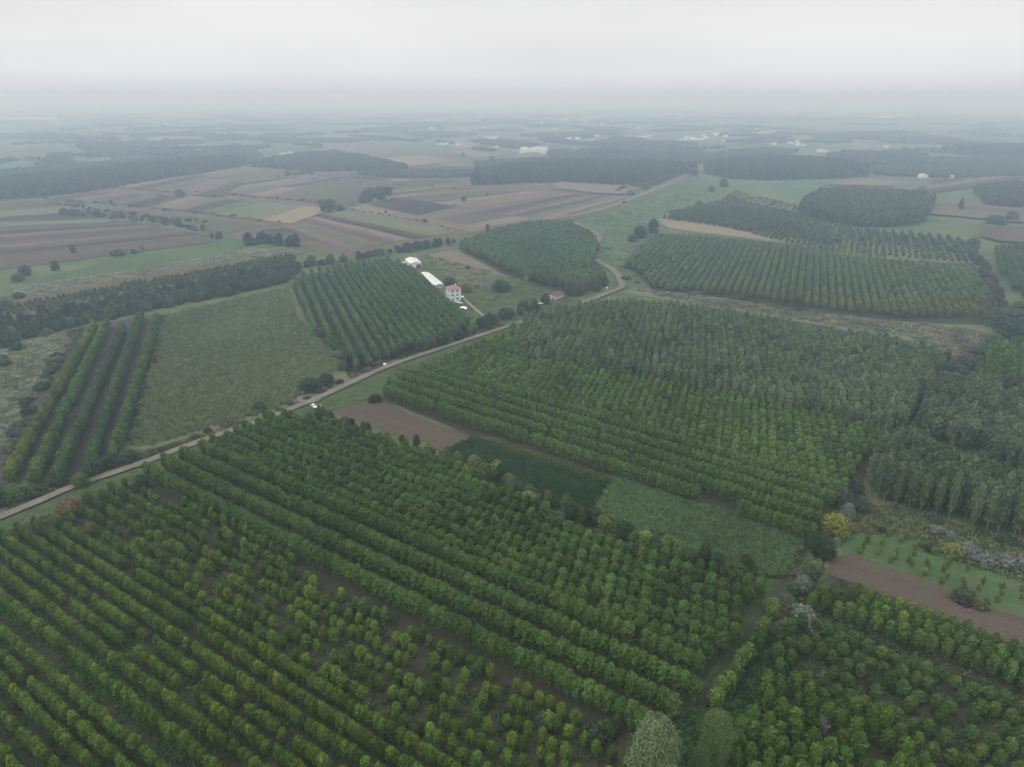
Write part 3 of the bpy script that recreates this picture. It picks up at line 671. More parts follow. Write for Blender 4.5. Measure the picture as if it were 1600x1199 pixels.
# E: tall forest at the right edge
aE = -36
E_poly = [(1345, 772, 0), (1420, 800, 0), (1500, 822, 0), (1610, 848, 0), (1760, 900, 0), (1760, 770, 18), (1650, 735, 18), (1600, 722, 18), (1530, 706, 18), (1490, 694, 18), (1460, 682, 18), (1412, 656, 18), (1385, 668, 17), (1360, 700, 16), (1345, 740, 12)]
cE = [(x, y, rnd.gauss(18.5, 1.3), rnd.gauss(5.2, .5), vary((.094, .128, .062), x, y, .12, .08), 0) for x, y, r in grid(E_poly, aE, 5.0, 4.2, .8, .04)]
restE = plant(cE, 160, 'tall_poplar', 'tall', lambda k: '%s slender poplar, %s of the high wood at the right edge', 'tall poplars of the high right-hand wood', '', '')
F_poly = [(1395, 645, 9), (1440, 640, 12), (1445, 610, 14), (1490, 580, 14), (1620, 590, 14), (1760, 620, 14), (1760, 800, 0), (1600, 745, 0), (1480, 705, 0), (1430, 680, 0)]
cF = [(x, y, rnd.gauss(14.5, 1), rnd.gauss(5.2, .4), vary((.095, .128, .068), x, y, .12, .08), 0) for x, y, r in grid(F_poly, aE, 5.4, 4.8, .8, .04)]
G_poly = [(1515, 585, 9), (1540, 545, 9), (1555, 520, 9), (1640, 535, 9), (1760, 560, 9), (1760, 640, 9), (1610, 600, 9)]
cG = [(x, y, rnd.gauss(9.5, .6), rnd.gauss(4.5, .4), vary((.08, .14, .035), x, y, .12, .12), 0) for x, y, r in grid(G_poly, -50, 7, 4.2, .6, .04)]
L_rows = [((146, 502, 7), (12, 736, 6)), ((165, 499, 7), (50, 743, 6)), ((191, 506, 7), (88, 740, 6)), ((219, 487, 7), (134, 730, 6)), ((244, 491, 7), (176, 705, 6))]
cL = []
for i, (p, q) in enumerate(L_rows):
    a = Vector(GP(p)); b = Vector(GP(q)); n = int((b - a).length / 2.6)
    for j in range(n + 1):
        c = a.lerp(b, j / n); c.x += rnd.gauss(0, .25)
        if rnd.random() < .04: continue
        cL.append((c.x, c.y, rnd.gauss(8.4, .6), rnd.gauss(4.8, .4), vary([(.10, .14, .032), (.075, .13, .03), (.06, .105, .038), (.058, .105, .038), (.08, .13, .036)][i], c.x, c.y, .12, .12), i))
labL = lambda k: '%%s poplar, %%s of the %s of five lone rows' % ['leftmost', 'second', 'middle', 'fourth', 'rightmost'][k]
restL = plant(cL, 300, 'row_poplar', 'young', labL, 'poplars of the five rows left of the road', '', '')
aN = -69.5
N_poly = [(452, 438, 7), (480, 420, 7), (540, 408, 7), (600, 400, 7), (632, 408, 7), (700, 458, 7), (732, 496, 7), (728, 512, 5), (690, 525, 5), (650, 535, 5), (590, 556, 5), (555, 572, 5), (532, 560, 5), (508, 510, 5), (492, 518, 5), (478, 480, 7)]
oN = off_of(490, 505, 7, aN)
offsN = [oN + d for d in (0, 7.5, 15.5, 23, 30, 36.5, 42)] + [oN + 42 + 5.9 * i for i in range(1, 40)]
cN = [(x, y, rnd.gauss(7.8, .5), rnd.gauss(3.8, .25), vary((.080, .140, .052), x, y, .12, .12), r) for x, y, r in grid(N_poly, aN, offsN, 3.0, .3, .03, reg=False)]
P_poly = [(716, 380, 8), (770, 358, 8), (830, 347, 8), (885, 345, 8), (922, 362, 8), (934, 382, 8), (922, 415, 6), (945, 436, 3), (905, 455, 0), (870, 452, 0), (820, 440, 0), (780, 420, 0), (740, 400, 0)]
cP = [(x, y, rnd.gauss(10, .7), rnd.gauss(5.0, .4), vary((.082, .138, .058), x, y, .12, .08), 0) for x, y, r in grid(P_poly, -69, 5, 4.6, .8, .03)]
I_poly = [(985, 408, 5), (1003, 385, 5), (1032, 367, 5), (1100, 371, 5), (1200, 380, 5), (1300, 392, 5), (1400, 405, 5), (1515, 418, 5), (1552, 468, 5), (1535, 500, 0), (1400, 498, 0), (1300, 488, 0), (1150, 466, 0), (1020, 452, 0)]
def tintI(x, y):
    c = (.104, .165, .068)
    o = mnoise.noise(Vector((x * .012, y * .03, 4)))
    if y < 540 + (x - 180) * -.25 + 25 + o * 40 : c = (.125, .135, .042)
    return vary(c, x, y, .12, .12)
cI = [(x, y, rnd.gauss(7.5, .7), rnd.gauss(4.2, .4), tintI(x, y), 0) for x, y, r in grid(I_poly, 68, 6.0, 4.6, .5, .04)]
J_poly = [(1035, 338, 4), (1085, 327, 4), (1130, 318, 4), (1200, 335, 4), (1300, 372, 4), (1300, 385, 0), (1207, 369, 0), (1100, 351, 0)]
cJ = [(x, y, rnd.gauss(6.5, .5), rnd.gauss(4.4, .4), vary((.066, .105, .045), x, y, .12, .1), 0) for x, y, r in grid(J_poly, 62, 7, 4.6, .5, .06)]
J2_poly = [(1330, 355, 4), (1420, 362, 4), (1510, 372, 4), (1520, 395, 4), (1400, 378, 4), (1320, 370, 4)]
cJ2 = [(x, y, rnd.gauss(6, .5), rnd.gauss(4.2, .4), vary((.07, .10, .05), x, y, .12, .1), 0) for x, y, r in grid(J2_poly, 68, 9, 4.6, .5, .08)]
J3_poly = [(1150, 300, 3), (1250, 320, 3), (1260, 345, 3), (1330, 358, 3), (1310, 372, 3), (1200, 340, 3), (1135, 316, 3)]
cJ3 = [(x, y, rnd.gauss(3.4, .9), rnd.gauss(4.2, .9), vary((.08, .10, .05), x, y, .14, .1), 0) for x, y, r in grid(J3_poly, 62, 7, 6, 5, .3)]
# green grid right of the far ditch
R_poly = [(1555, 385, 7), (1600, 380, 7), (1700, 400, 7), (1700, 480, 7), (1600, 460, 5), (1570, 430, 7)]
cR = [(x, y, rnd.gauss(9, .6), rnd.gauss(4.8, .4), vary((.062, .11, .04), x, y, .12, .1), 0) for x, y, r in grid(R_poly, 60, 6, 5, .5, .05)]
# L4: the dark band of wood at the left
L4_poly = [(-60, 505, 9), (0, 490, 9), (110, 468, 9), (220, 446, 9), (330, 425, 9), (455, 402, 9), (468, 410, 8), (452, 440, 0), (380, 458, 0), (250, 484, 0), (150, 505, 0), (60, 525, 0), (-60, 560, 0)]
cL4 = [(x, y, max(2.5, rnd.gauss(6.6, 2.0)), rnd.gauss(5.6, 1.2), vary((.064, .086, .048), x, y, .22, .16), 0) for x, y, r in grid(L4_poly, 23, 4.6, 4.2, 2.2, .10)]
L5_poly = [(0, 478, 3), (200, 440, 3), (300, 424, 3), (450, 396, 3), (468, 402, 3), (330, 428, 3), (150, 462, 3), (0, 490, 3)]
cL5 = [(x, y, rnd.gauss(4, .5), rnd.gauss(3.2, .4), vary((.075, .105, .05), x, y, .14, .1), 0) for x, y, r in grid(L5_poly, 23, 5, 4.4, .7, .1)]

# young saplings on the green field at the right: individuals
SAP = grid([(1330, 832, 1), (1360, 818, 1), (1420, 838, 1), (1510, 880, 1), (1600, 905, 1), (1600, 955, 1), (1500, 920, 1), (1420, 890, 1), (1340, 862, 1)], 52, 5.2, 3.9, 1.0, .12, None, 1.5)
rs = sorted({r for _, _, r in SAP})
for x, y, r in SAP:
    tree('sapling', x, y, rnd.uniform(2.4, 3.8), rnd.uniform(1.5, 2.3), 'young', vary((.11, .15, .035), x, y, .12, .12), 'thin sapling in the %s cross row from the left on the green field' % ORD[min(rs.index(r), 29)], 'tree', 'saplings on the bright green field')

# ------------------------------------------------------------------ single trees and bushes: (px, py of the base, height, width, kind, tint, name, label)
ONE = [
 (1012, 1262, 27.5, 11.8, 'big', (.15, .20, .095), 'large_poplar', 'large pale feathery poplar cut by the bottom edge right of the middle'),
 (1111, 1215, 21.5, 7.2, 'big', (.12, .175, .065), 'large_poplar', 'bright feathery poplar right of the largest pale poplar at the bottom edge'),
 (1086, 1250, 17, 4.8, 'big', (.085, .13, .05), 'large_poplar', 'slim darker poplar between the two pale poplars at the bottom edge'),
 (1304, 838, 9.5, 10, 'broad', T_YEL, 'yellow_tree', 'round yellow autumn tree at the corner of the corn field track'),
 (1283, 868, 8.0, 9.5, 'broad', (.038, .056, .034), 'dark_round_tree', 'dark round tree just in front of the yellow tree'),
 (1322, 815, 8.0, 6, 'broad', T_SILV, 'grey_willow', 'small grey willow behind the yellow tree'),
 (1314, 792, 9, 8, 'broad', (.075, .09, .06), 'willow', 'grey-green willow beside the track beyond the yellow tree'),
 (1335, 775, 8, 7, 'broad', (.05, .07, .045), 'willow', 'dark willow at the foot of the high right-hand wood'),
 (1345, 800, 7, 7, 'broad', (.07, .085, .055), 'willow', 'low grey willow at the corner of the rough meadow'),
 (1488, 870, 5.6, 6.6, 'broad', (.17, .20, .06), 'yellow_green_bush', 'round yellow-green bush standing in the rough meadow'),
 (1253, 925, 6.5, 6, 'broad', T_SILV, 'silver_willow', 'silvery round willow between the ploughed field and the track'),
 (1262, 905, 4.8, 6.5, 'bush', (.06, .08, .045), 'willow_bush', 'dark willow bush below the dark round tree'),
 (1268, 893, 4.5, 7, 'bush', (.10, .13, .06), 'willow_bush', 'spreading green bush at the corner of the ploughed field'),
 (1225, 952, 6, 7, 'broad', (.09, .10, .07), 'willow', 'grey willow on the right of the track, below the silvery one'),
 (1208, 955, 5, 6, 'broad', (.12, .15, .05), 'willow', 'yellowish bush leaning over the farm track'),
 (1252, 968, 5, 8, 'bush', T_SILV, 'silver_bush', 'silver-grey sprawling bush at the left end of the light green poplars'),
 (1270, 985, 4, 7, 'bush', (.14, .15, .12), 'silver_bush', 'pale grey bush trailing down beside the light green poplars'),
 (1225, 985, 4, 8, 'bush', (.07, .09, .04), 'bush', 'dull green bush in the hollow left of the silver bushes'),
 (1505, 938, 4.0, 8, 'bush', (.06, .07, .045), 'bush', 'dark bush on the bank between the green field and the ploughed field'),
 (1530, 948, 3.6, 6, 'bush', (.10, .115, .055), 'bush', 'olive bush at the right end of the dark bank bush'),
 (1510, 865, 3.8, 8, 'bush', (.14, .15, .13), 'grey_bush', 'grey bush right of the round yellow-green bush'),
 (1540, 880, 4.0, 9, 'bush', (.13, .14, .12), 'grey_bush', 'wide grey bush second in the pale thicket under the high wood'),
 (1570, 885, 4.2, 9, 'bush', (.13, .14, .12), 'grey_bush', 'wide grey bush third in the pale thicket under the high wood'),
 (1598, 890, 4.2, 9, 'bush', (.12, .13, .11), 'grey_bush', 'grey bush cut by the right edge under the high wood'),
 (1465, 835, 3.6, 6, 'bush', (.14, .15, .12), 'grey_bush', 'pale leafless-looking bush in the middle of the rough meadow'),
 (1485, 842, 3.2, 6, 'bush', (.13, .14, .11), 'grey_bush', 'second pale bush in the rough meadow, nearer the round yellow-green bush'),
 (1378, 834, 2.8, 3.4, 'bush', (.03, .045, .025), 'bush', 'nearly black little bush on the left of the rough meadow'),
 (1450, 860, 2.6, 4.4, 'bush', (.045, .065, .03), 'bush', 'small dark bush at the left of the round yellow-green bush'),
 (110, 805, 7.0, 9.5, 'broad', T_RUST, 'reddish_tree', 'reddish-brown half bare tree overhanging the road at the left'),
 (145, 838, 6.0, 5.0, 'broad', (.15, .13, .06), 'yellow_brown_tree', 'thin yellow-brown tree below the reddish tree'),
 (105, 825, 4.5, 6.0, 'bush', (.05, .075, .035), 'bush', 'dark bush under the reddish tree on the road verge'),
 (128, 760, 6.5, 6.5, 'broad', (.09, .135, .045), 'roadside_tree', 'light green tree on the far side of the road by the reddish tree'),
 (222, 765, 7.0, 6.5, 'broad', (.055, .085, .035), 'roadside_tree', 'dark tree at the road end of the lowest tall poplar row'),
 (150, 740, 7.5, 9, 'broad', (.05, .075, .035), 'roadside_tree', 'dark round tree at the road end of the five lone rows'),
 (200, 722, 6.0, 10, 'broad', (.062, .085, .05), 'roadside_tree', 'broad grey-green thicket tree at the corner of the yellow crop field'),
 (175, 728, 5.5, 8, 'bush', (.05, .075, .035), 'bush', 'dark bush filling the gap between the two roadside trees'),
 (25, 785, 8.5, 9, 'broad', (.085, .125, .045), 'roadside_tree', 'bright green tree near the left edge above the road'),
 (0, 790, 8.5, 9, 'broad', (.05, .08, .035), 'roadside_tree', 'dark green tree cut by the left edge above the road'),
 (55, 775, 5.0, 9, 'bush', (.05, .08, .03), 'bush', 'dark low bush right of the bright left-edge tree'),
 (485, 610, 7.0, 13, 'broad', (.045, .064, .04), 'dark_roadside_tree', 'wide dark tree at the road corner of the yellow crop field'),
 (510, 600, 6.5, 9, 'broad', (.052, .074, .042), 'dark_roadside_tree', 'dark tree right of the wide dark tree at the field corner'),
 (406, 642, 5.0, 7, 'bush', (.05, .07, .04), 'bush', 'dark bush on the bank above the road, left of the white car'),
 (630, 585, 6.5, 9.5, 'broad', (.135, .16, .05), 'yellow_green_tree', 'round yellow-green tree on the road edge at the picture centre left'),
 (586, 628, 4.5, 7, 'bush', (.035, .05, .03), 'bush', 'dark bush at the top corner of the brown field'),
 (502, 660, 8.5, 6, 'young', (.048, .075, .03), 'lone_tree', 'dark upright tree just below the white car'),
 (515, 660, 6.5, 6, 'broad', (.06, .09, .038), 'tree', 'green tree right of the dark upright tree below the car'),
 (540, 672, 7.0, 7, 'broad', (.07, .10, .04), 'tree', 'green tree on the lower corner of the brown field'),
 (503, 525, 6, 9, 'broad', (.11, .12, .07), 'autumn_tree', 'yellowish tree at the left lower end of the sloping rows'),
 (518, 540, 6, 8, 'broad', (.12, .115, .075), 'autumn_tree', 'brownish tree below the yellowish one on the crop field edge'),
 (528, 560, 5, 8, 'broad', (.13, .12, .08), 'autumn_tree', 'pinkish-brown bush tree on the crop field edge'),
 (535, 578, 6, 7, 'broad', (.10, .13, .055), 'tree', 'light green tree at the lower tip of the sloping rows'),
 (703, 449, 9, 13, 'broad', (.045, .062, .045), 'yard_tree', 'big dark round tree behind the white house'),
 (729, 458, 8.5, 8.5, 'broad', (.12, .14, .05), 'yard_tree', 'yellow-green tree right of the white house'),
 (783, 455, 9.5, 16, 'broad', (.045, .075, .042), 'yard_tree', 'large dark clump tree in the middle of the farm meadow'),
 (731, 421, 4, 4, 'broad', (.07, .10, .04), 'yard_tree', 'small lone tree on the fallow field above the farm'),
 (822, 446, 8.5, 4.2, 'young', (.24, .20, .07), 'yellow_poplar', 'slim orange-yellow poplar on the farm meadow edge'),
 (818, 487, 9, 8, 'broad', (.07, .09, .045), 'yard_tree', 'dull green tree at the lower corner of the farm meadow'),
 (834, 480, 8, 6, 'broad', (.14, .155, .055), 'yard_tree', 'yellow-green tree left of the red-roofed hut'),
 (852, 475, 8.5, 8, 'broad', (.055, .08, .045), 'yard_tree', 'dark tree touching the red-roofed hut on its left'),
 (893, 462, 12, 12, 'broad', (.065, .09, .05), 'big_tree', 'large round tree right of the red-roofed hut'),
 (907, 460, 13, 9, 'broad', (.13, .13, .05), 'autumn_tree', 'tall tree with a yellow top behind the road bend'),
 (930, 455, 12, 12, 'broad', (.075, .095, .05), 'big_tree', 'wide tree left of the road bend'),
 (945, 448, 9, 8, 'broad', (.055, .08, .045), 'big_tree', 'dark tree nearest the road bend'),
 (1000, 372, 14, 18, 'broad', (.045, .068, .045), 'pasture_tree', 'biggest dark tree in the clump on the pasture'),
 (1020, 365, 17, 14, 'broad', (.042, .062, .042), 'pasture_tree', 'tallest tree of the dark clump on the pasture'),
 (988, 378, 8, 12, 'broad', (.055, .08, .05), 'pasture_tree', 'low left tree of the clump on the pasture'),
 (1091, 325, 11, 9, 'broad', (.10, .10, .07), 'pasture_tree', 'pale brownish tree at the head of the upper small rows'),
 (990, 420, 7, 18, 'bush', (.045, .065, .04), 'pasture_bush', 'dark wide bush at the lower end of the pasture'),
 (1010, 430, 8, 16, 'broad', (.05, .068, .045), 'pasture_tree', 'dark tree at the left tip of the right-hand plantation'),
 (1035, 437, 6, 12, 'bush', (.07, .08, .06), 'pasture_bush', 'greyish bush under the left tip of the right-hand plantation'),
 (1112, 300, 10, 14, 'broad', (.055, .075, .05), 'pasture_tree', 'round tree at the upper right corner of the pasture'),
 (1130, 292, 14, 18, 'broad', (.04, .055, .045), 'pasture_tree', 'dark tree clump at the near end of the far right wood'),
 (595, 315, 23, 26, 'young', (.055, .078, .045), 'field_poplar', 'tallest right tree of the pair of big clumps in the far fields'),
 (578, 316, 22, 20, 'young', (.05, .072, .045), 'field_poplar', 'middle tree of the tallest clump in the far fields'),
 (570, 318, 17, 18, 'broad', (.055, .08, .045), 'field_tree', 'left low tree of the tallest clump in the far fields'),
 (607, 306, 15, 16, 'broad', (.055, .075, .045), 'field_tree', 'rear right tree of the tallest clump in the far fields'),
 (505, 331, 17, 15, 'young', (.075, .085, .05), 'field_poplar', 'brownish left tree of the lower clump in the far fields'),
 (518, 332, 18, 16, 'young', (.05, .072, .045), 'field_poplar', 'dark right tree of the lower clump in the far fields'),
 (532, 330, 8, 12, 'broad', (.05, .072, .045), 'field_tree', 'small tree right of the lower clump in the far fields'),
 (725, 316, 9, 8, 'broad', (.05, .072, .045), 'field_tree', 'round lone tree on the striped fields left of the road'),
 (710, 325, 6, 4, 'young', (.05, .072, .045), 'field_tree', 'thin small tree below the round lone tree'),
 (761, 308, 7, 4, 'young', (.05, .06, .04), 'field_tree', 'thin tree right of the round lone tree'),
 (762, 362, 9, 6, 'young', (.05, .08, .04), 'field_tree', 'slim tree at the top left corner of the forest block by the track'),
 (603, 334, 5, 4, 'young', (.06, .07, .04), 'field_tree', 'small tree on the line between two ploughed fields'),
 (663, 347, 4, 7, 'bush', (.06, .08, .04), 'field_bush', 'low bush on the line between two ploughed fields'),
 (724, 246, 14, 12, 'broad', (.05, .07, .05), 'field_tree', 'lone tree on the far tan fields'),
 (768, 253, 14, 14, 'broad', (.05, .07, .05), 'field_tree', 'right lone tree on the far tan fields'),
 (87, 423, 9.5, 8, 'broad', (.055, .08, .045), 'field_tree', 'lone round tree beside the bright green strip at the left'),
 (115, 396, 9, 6, 'broad', (.075, .105, .05), 'field_tree', 'pale green lone tree on the left brown field'),
 (5, 485, 10, 16, 'broad', (.10, .115, .06), 'edge_tree', 'large yellowish tree cut by the left edge above the dark wood'),
 (40, 430, 9, 12, 'broad', (.045, .065, .04), 'edge_tree', 'dark round tree above the left end of the green strip'),
 (28, 440, 7, 11, 'broad', (.075, .09, .05), 'edge_tree', 'olive tree left of the dark round tree'),
 (30, 466, 5, 10, 'bush', (.06, .075, .045), 'bush', 'grey-green bush at the left end of the reed strip'),
 (38, 520, 6, 9, 'broad', (.08, .11, .045), 'tree', 'light green tree on the front edge of the dark wood'),
 (15, 540, 7, 14, 'broad', (.045, .06, .04), 'tree', 'dark tree at the corner of the pale meadow'),
 (28, 548, 6, 8, 'broad', (.045, .068, .045), 'tree', 'blue-green round tree beside the pale meadow'),
 (5, 572, 7, 10, 'broad', (.06, .09, .04), 'tree', 'green tree on the left edge of the pale meadow'),
 (75, 522, 4, 8, 'bush', (.10, .11, .06), 'bush', 'pale olive bush below the dark wood'),
 (174, 320, 7, 6, 'broad', (.045, .065, .045), 'field_tree', 'dark lone tree on the tan field strip far left'),
 (250, 313, 12, 12, 'broad', (.20, .16, .07), 'field_tree', 'orange autumn tree among the far left fields'),
 (282, 310, 14, 16, 'broad', (.06, .08, .05), 'field_tree', 'green tree right of the orange autumn tree'),
 (1570, 510, 14, 30, 'broad', (.075, .085, .065), 'round_tree', 'broad grey round tree at the right end of the far plantation'),
 (1600, 500, 13, 26, 'broad', (.06, .075, .055), 'round_tree', 'round tree cut by the right edge behind the broad grey tree'),
 (1585, 535, 13, 26, 'broad', (.042, .062, .045), 'round_tree', 'dark blue-green round tree in front of the broad grey tree'),
 (1555, 545, 8, 14, 'broad', (.055, .07, .045), 'round_tree', 'low dark tree left of the blue-green round tree'),
 (1440, 645, 12, 14, 'broad', (.032, .048, .032), 'round_tree', 'darkest round tree in the gap between the two right-hand woods'),
 (1458, 622, 11, 12, 'broad', (.07, .09, .06), 'willow', 'grey willow behind the darkest round tree'),
 (1472, 605, 10, 13, 'broad', (.09, .105, .075), 'willow', 'pale willow further up the ditch'),
 (1492, 590, 9, 12, 'broad', (.07, .08, .06), 'willow', 'dull willow at the foot of the bright green rows'),
 (1508, 575, 9, 13, 'broad', (.085, .09, .07), 'willow', 'pinkish-grey willow at the top of the ditch'),
 (1530, 555, 7, 14, 'broad', (.09, .095, .075), 'willow', 'low willow between scrub ground and the green rows'),
 (1520, 385, 9, 14, 'broad', (.05, .065, .045), 'ditch_tree', 'dark tree at the top corner of the right-hand plantation'),
 (1240, 355, 4, 7, 'bush', (.2, .19, .05), 'yellow_bush', 'small yellow bush on the far plantation left of the wood'),
 (1307, 380, 6, 8, 'broad', (.045, .06, .04), 'field_tree', 'dark lone tree at the end of the far tan strip'),
 (1440, 303, 13, 18, 'broad', (.10, .12, .06), 'field_tree', 'light tree behind the round far wood'),
 (1555, 350, 11, 26, 'broad', (.05, .068, .045), 'field_tree', 'dark broad tree among the ploughed fields at the right edge'),
 (1580, 345, 13, 18, 'broad', (.10, .11, .06), 'field_tree', 'yellowish tree among the ploughed fields at the right edge'),
 (1020, 265, 16, 20, 'broad', (.08, .10, .055), 'field_tree', 'light tree above the far central wood'),
 (975, 318, 4, 7, 'bush', (.05, .07, .045), 'road_bush', 'small dark bush beside the far straight road'),
 (985, 305, 9, 14, 'broad', (.12, .11, .06), 'field_tree', 'orange-tinged tree beside the far straight road'),
 (1008, 296, 12, 18, 'broad', (.07, .09, .055), 'field_tree', 'green tree where the far road meets the wood'),
 (545, 960, 4.5, 5.5, 'bush', (.05, .075, .035), 'bush', 'dark bush pushed against the lowest tall poplar row'),
 (573, 962, 7.0, 6.0, 'broad', (.07, .10, .05), 'tree', 'round broad tree among the young poplars under the tall row'),
 (745, 1050, 3.5, 6, 'bush', (.055, .08, .045), 'bush', 'grey-green bush in the gap right of the young poplars'),
 (855, 1135, 4.0, 6, 'bush', (.07, .09, .06), 'bush', 'pale bush at the lower end of the tall rows'),
 (930, 1160, 5.5, 7, 'bush', (.04, .06, .035), 'bush', 'dark bush left of the large pale poplar'),
 (950, 1150, 5.0, 6, 'bush', (.05, .08, .035), 'bush', 'green bush between dark bush and large pale poplar'),
 (575, 1105, 2.6, 4.5, 'bush', (.06, .085, .05), 'bush', 'low blue-green bush between young poplars in the lower middle'),
 (615, 1150, 3.0, 6, 'bush', (.05, .075, .04), 'bush', 'low dark bush between young poplars near the bottom middle'),
 (675, 1170, 2.8, 6, 'bush', (.055, .08, .045), 'bush', 'grey-green bush near the bottom middle'),
 (1335, 1045, 3.4, 4.5, 'bush', (.035, .055, .03), 'bush', 'dark bush in the bare strip at the lower right'),
 (1282, 1140, 4.5, 5.5, 'bush', (.13, .13, .11), 'grey_bush', 'pale grey bush in the crowded bottom right clump'),
]
for px, py, h, w, kind, tint, name, label in ONE:
    x, y = G(px, py); tree(name, x, y, h, w, kind, tint, label, 'bush' if 'bush' in name else 'tree')

# the single row of poplars between the two farm tracks
for i, (px, py) in enumerate([(1118, 1108), (1124, 1090), (1138, 1078), (1148, 1066), (1158, 1045), (1166, 1036), (1177, 1018), (1186, 1004), (1192, 992), (1204, 975)]):
    x, y = G(px, py); tree('track_poplar', x, y, rnd.uniform(6.2, 8.2), rnd.uniform(3.6, 4.4), 'young', vary((.085, .14, .035), x, y), '%s poplar from below in the single row between two tracks' % ORD[i], 'tree', 'poplars between the two farm tracks')

def line_things(name, pts, step, h, w, kind, tint, lab, cat, group, jit=1.0, yel=.15):
    if w > 9: step *= .66; w *= .7
    P = [Vector(GP(p)) for p in pts]; res = []
    for i in range(len(P) - 1):
        L = (P[i + 1] - P[i]).length; n = max(1, round(L / step))
        for j in range(n): res.append(P[i].lerp(P[i + 1], (j + rnd.uniform(-.25, .25)) / n))
    for k, q in enumerate(res):
        t = k / max(1, len(res) - 1); part = ['left end', 'left quarter', 'left middle', 'right middle', 'right quarter', 'right end'][0 if t < .08 else 1 if t < .28 else 2 if t < .5 else 3 if t < .72 else 4 if t < .92 else 5]
        x = q.x + rnd.gauss(0, jit); y = q.y + rnd.gauss(0, jit)
        tt = tint[k % len(tint)] if isinstance(tint[0], tuple) else tint
        kd = kind if kind != 'broad' or rnd.random() < .6 else 'dome'
        wf = rnd.uniform(.65, 1.3); tv = vary(tt, x, y, .2, yel); lb = sum(tv) / 3
        lb_ = ('broad ' if wf > 1.05 else 'narrow ' if wf < .88 else '') + ('pale ' if lb > .082 and not lab.startswith(('dark', 'large dark')) else 'shady ' if lb < .052 else '') + lab % part  # prefix from width and own leaf tint
        if len(lb_.split()) > 16: lb_ = lab % part
        tree(name, x, y, h * rnd.uniform(.6, 1.3), w * wf * (1 if kd == kind else .7), kd, tv, lb_, cat, group)
MIXT = [(.085, .125, .042), (.06, .09, .036), (.10, .145, .045), (.045, .065, .032), (.12, .15, .05)]
line_things('hedge_tree', [(540, 680), (620, 700), (690, 725), (760, 745), (830, 785), (890, 812), (930, 825), (1000, 850), (1060, 872), (1120, 893), (1190, 912)], 5.0, 8.0, 6.2, 'broad', MIXT, 'leafy tree at the %s of the hedge above the dense block', 'tree', 'trees of the central hedge', 1.2)
line_things('hedge_shrub', [(700, 722), (780, 752), (860, 790), (940, 822), (1020, 852), (1100, 880), (1180, 905)], 6.5, 3.0, 4.6, 'bush', [(.05, .07, .035), (.09, .075, .05), (.04, .055, .03)], 'low shrub at the %s of the hedge along the corn field, from the left', 'shrub', 'shrubs of the central hedge', 1.6)
line_things('roadside_shrub', [(0, 790), (100, 752), (250, 705), (350, 668), (430, 640), (520, 605), (600, 566), (690, 538), (780, 508)], 9, 2.2, 5.5, 'bush', [(.06, .07, .045), (.05, .075, .035), (.09, .075, .06)], 'low shrub on the bank above the road, %s of its length from the left', 'shrub', 'shrubs above the road', 1.5)
line_things('treeline_tree', [(545, 573), (600, 562), (650, 550), (700, 538), (740, 520), (790, 500), (815, 492), (850, 484)], 5.5, 7.5, 7.5, 'broad', [(.05, .075, .038), (.065, .095, .045), (.09, .09, .06), (.045, .065, .04)], 'tree at the %s of the treeline between the sloping rows and the road', 'tree', 'trees between the sloping rows and the road', 1.6)
line_things('boundary_tree', [(462, 420), (500, 414), (560, 404), (610, 398), (660, 390), (715, 380)], 7.5, 8, 9, 'broad', [(.05, .075, .04), (.062, .092, .045)], 'tree at the %s of the dark boundary above the farm, from the left', 'tree', 'trees of the boundary above the farm', 2)
line_things('wood_edge_tree', [(240, 482), (300, 472), (380, 455), (450, 442)], 7.5, 9, 8.5, 'broad', [(.07, .08, .06), (.055, .07, .045)], 'grey-green tree at the %s of the wood edge above the yellow crop', 'tree', 'trees on the wood edge above the yellow crop', 1.5)
line_things('meadow_bush', [(120, 518), (95, 560), (60, 620), (30, 670), (10, 715)], 5.5, 3.6, 6, 'bush', [(.085, .10, .07), (.06, .085, .05), (.10, .115, .08)], 'grey-green bush at the %s of the bushy belt beside the pale meadow, from above', 'bush', 'bushes beside the pale meadow', 2.6)
line_things('crop_edge_bush', [(252, 500), (240, 560), (222, 620), (205, 660), (200, 700)], 8, 3.6, 5.5, 'bush', [(.055, .08, .04), (.08, .11, .045)], 'bush at the %s of the strip between the five rows and the yellow crop', 'bush', 'bushes between the five rows and the crop', 2.0)
line_things('field_hedge_tree', [(105, 338), (150, 340), (190, 343)], 9, 9, 14, 'broad', (.048, .065, .042), 'dark tree at the %s of the short hedge above the left brown fields', 'tree', 'dark trees above the left brown fields', 3)
line_things('field_hedge_tree', [(200, 345), (250, 350), (300, 360), (320, 365)], 11, 8, 11, 'broad', (.05, .068, .043), 'tree at the %s of the hedge running right over the left fields', 'tree', 'trees of the hedge over the left fields', 3)
line_things('field_hedge_tree', [(330, 375), (355, 372)], 10, 7, 9, 'broad', (.065, .085, .045), 'olive tree at the %s of the short gap before the dark clump', 'tree', 'olive trees before the dark clump', 2)
line_things('clump_tree', [(385, 385), (410, 380), (440, 383), (470, 387)], 11, 12, 15, 'broad', (.038, .052, .036), 'large dark tree at the %s of the dark clump left of the ploughed field', 'tree', 'trees of the dark clump', 3)
line_things('field_hedge_tree', [(180, 402), (210, 396), (240, 390)], 10, 6, 9, 'broad', (.06, .085, .045), 'small tree at the %s of the lower edge of the left brown field', 'tree', 'trees under the left brown field', 2)
line_things('low_hedge_bush', [(550, 330), (600, 337), (650, 346), (700, 358), (740, 366)], 12, 2.2, 6, 'bush', (.055, .07, .045), 'low bush at the %s of the line between the central ploughed fields', 'bush', 'bushes between the central ploughed fields', 1)
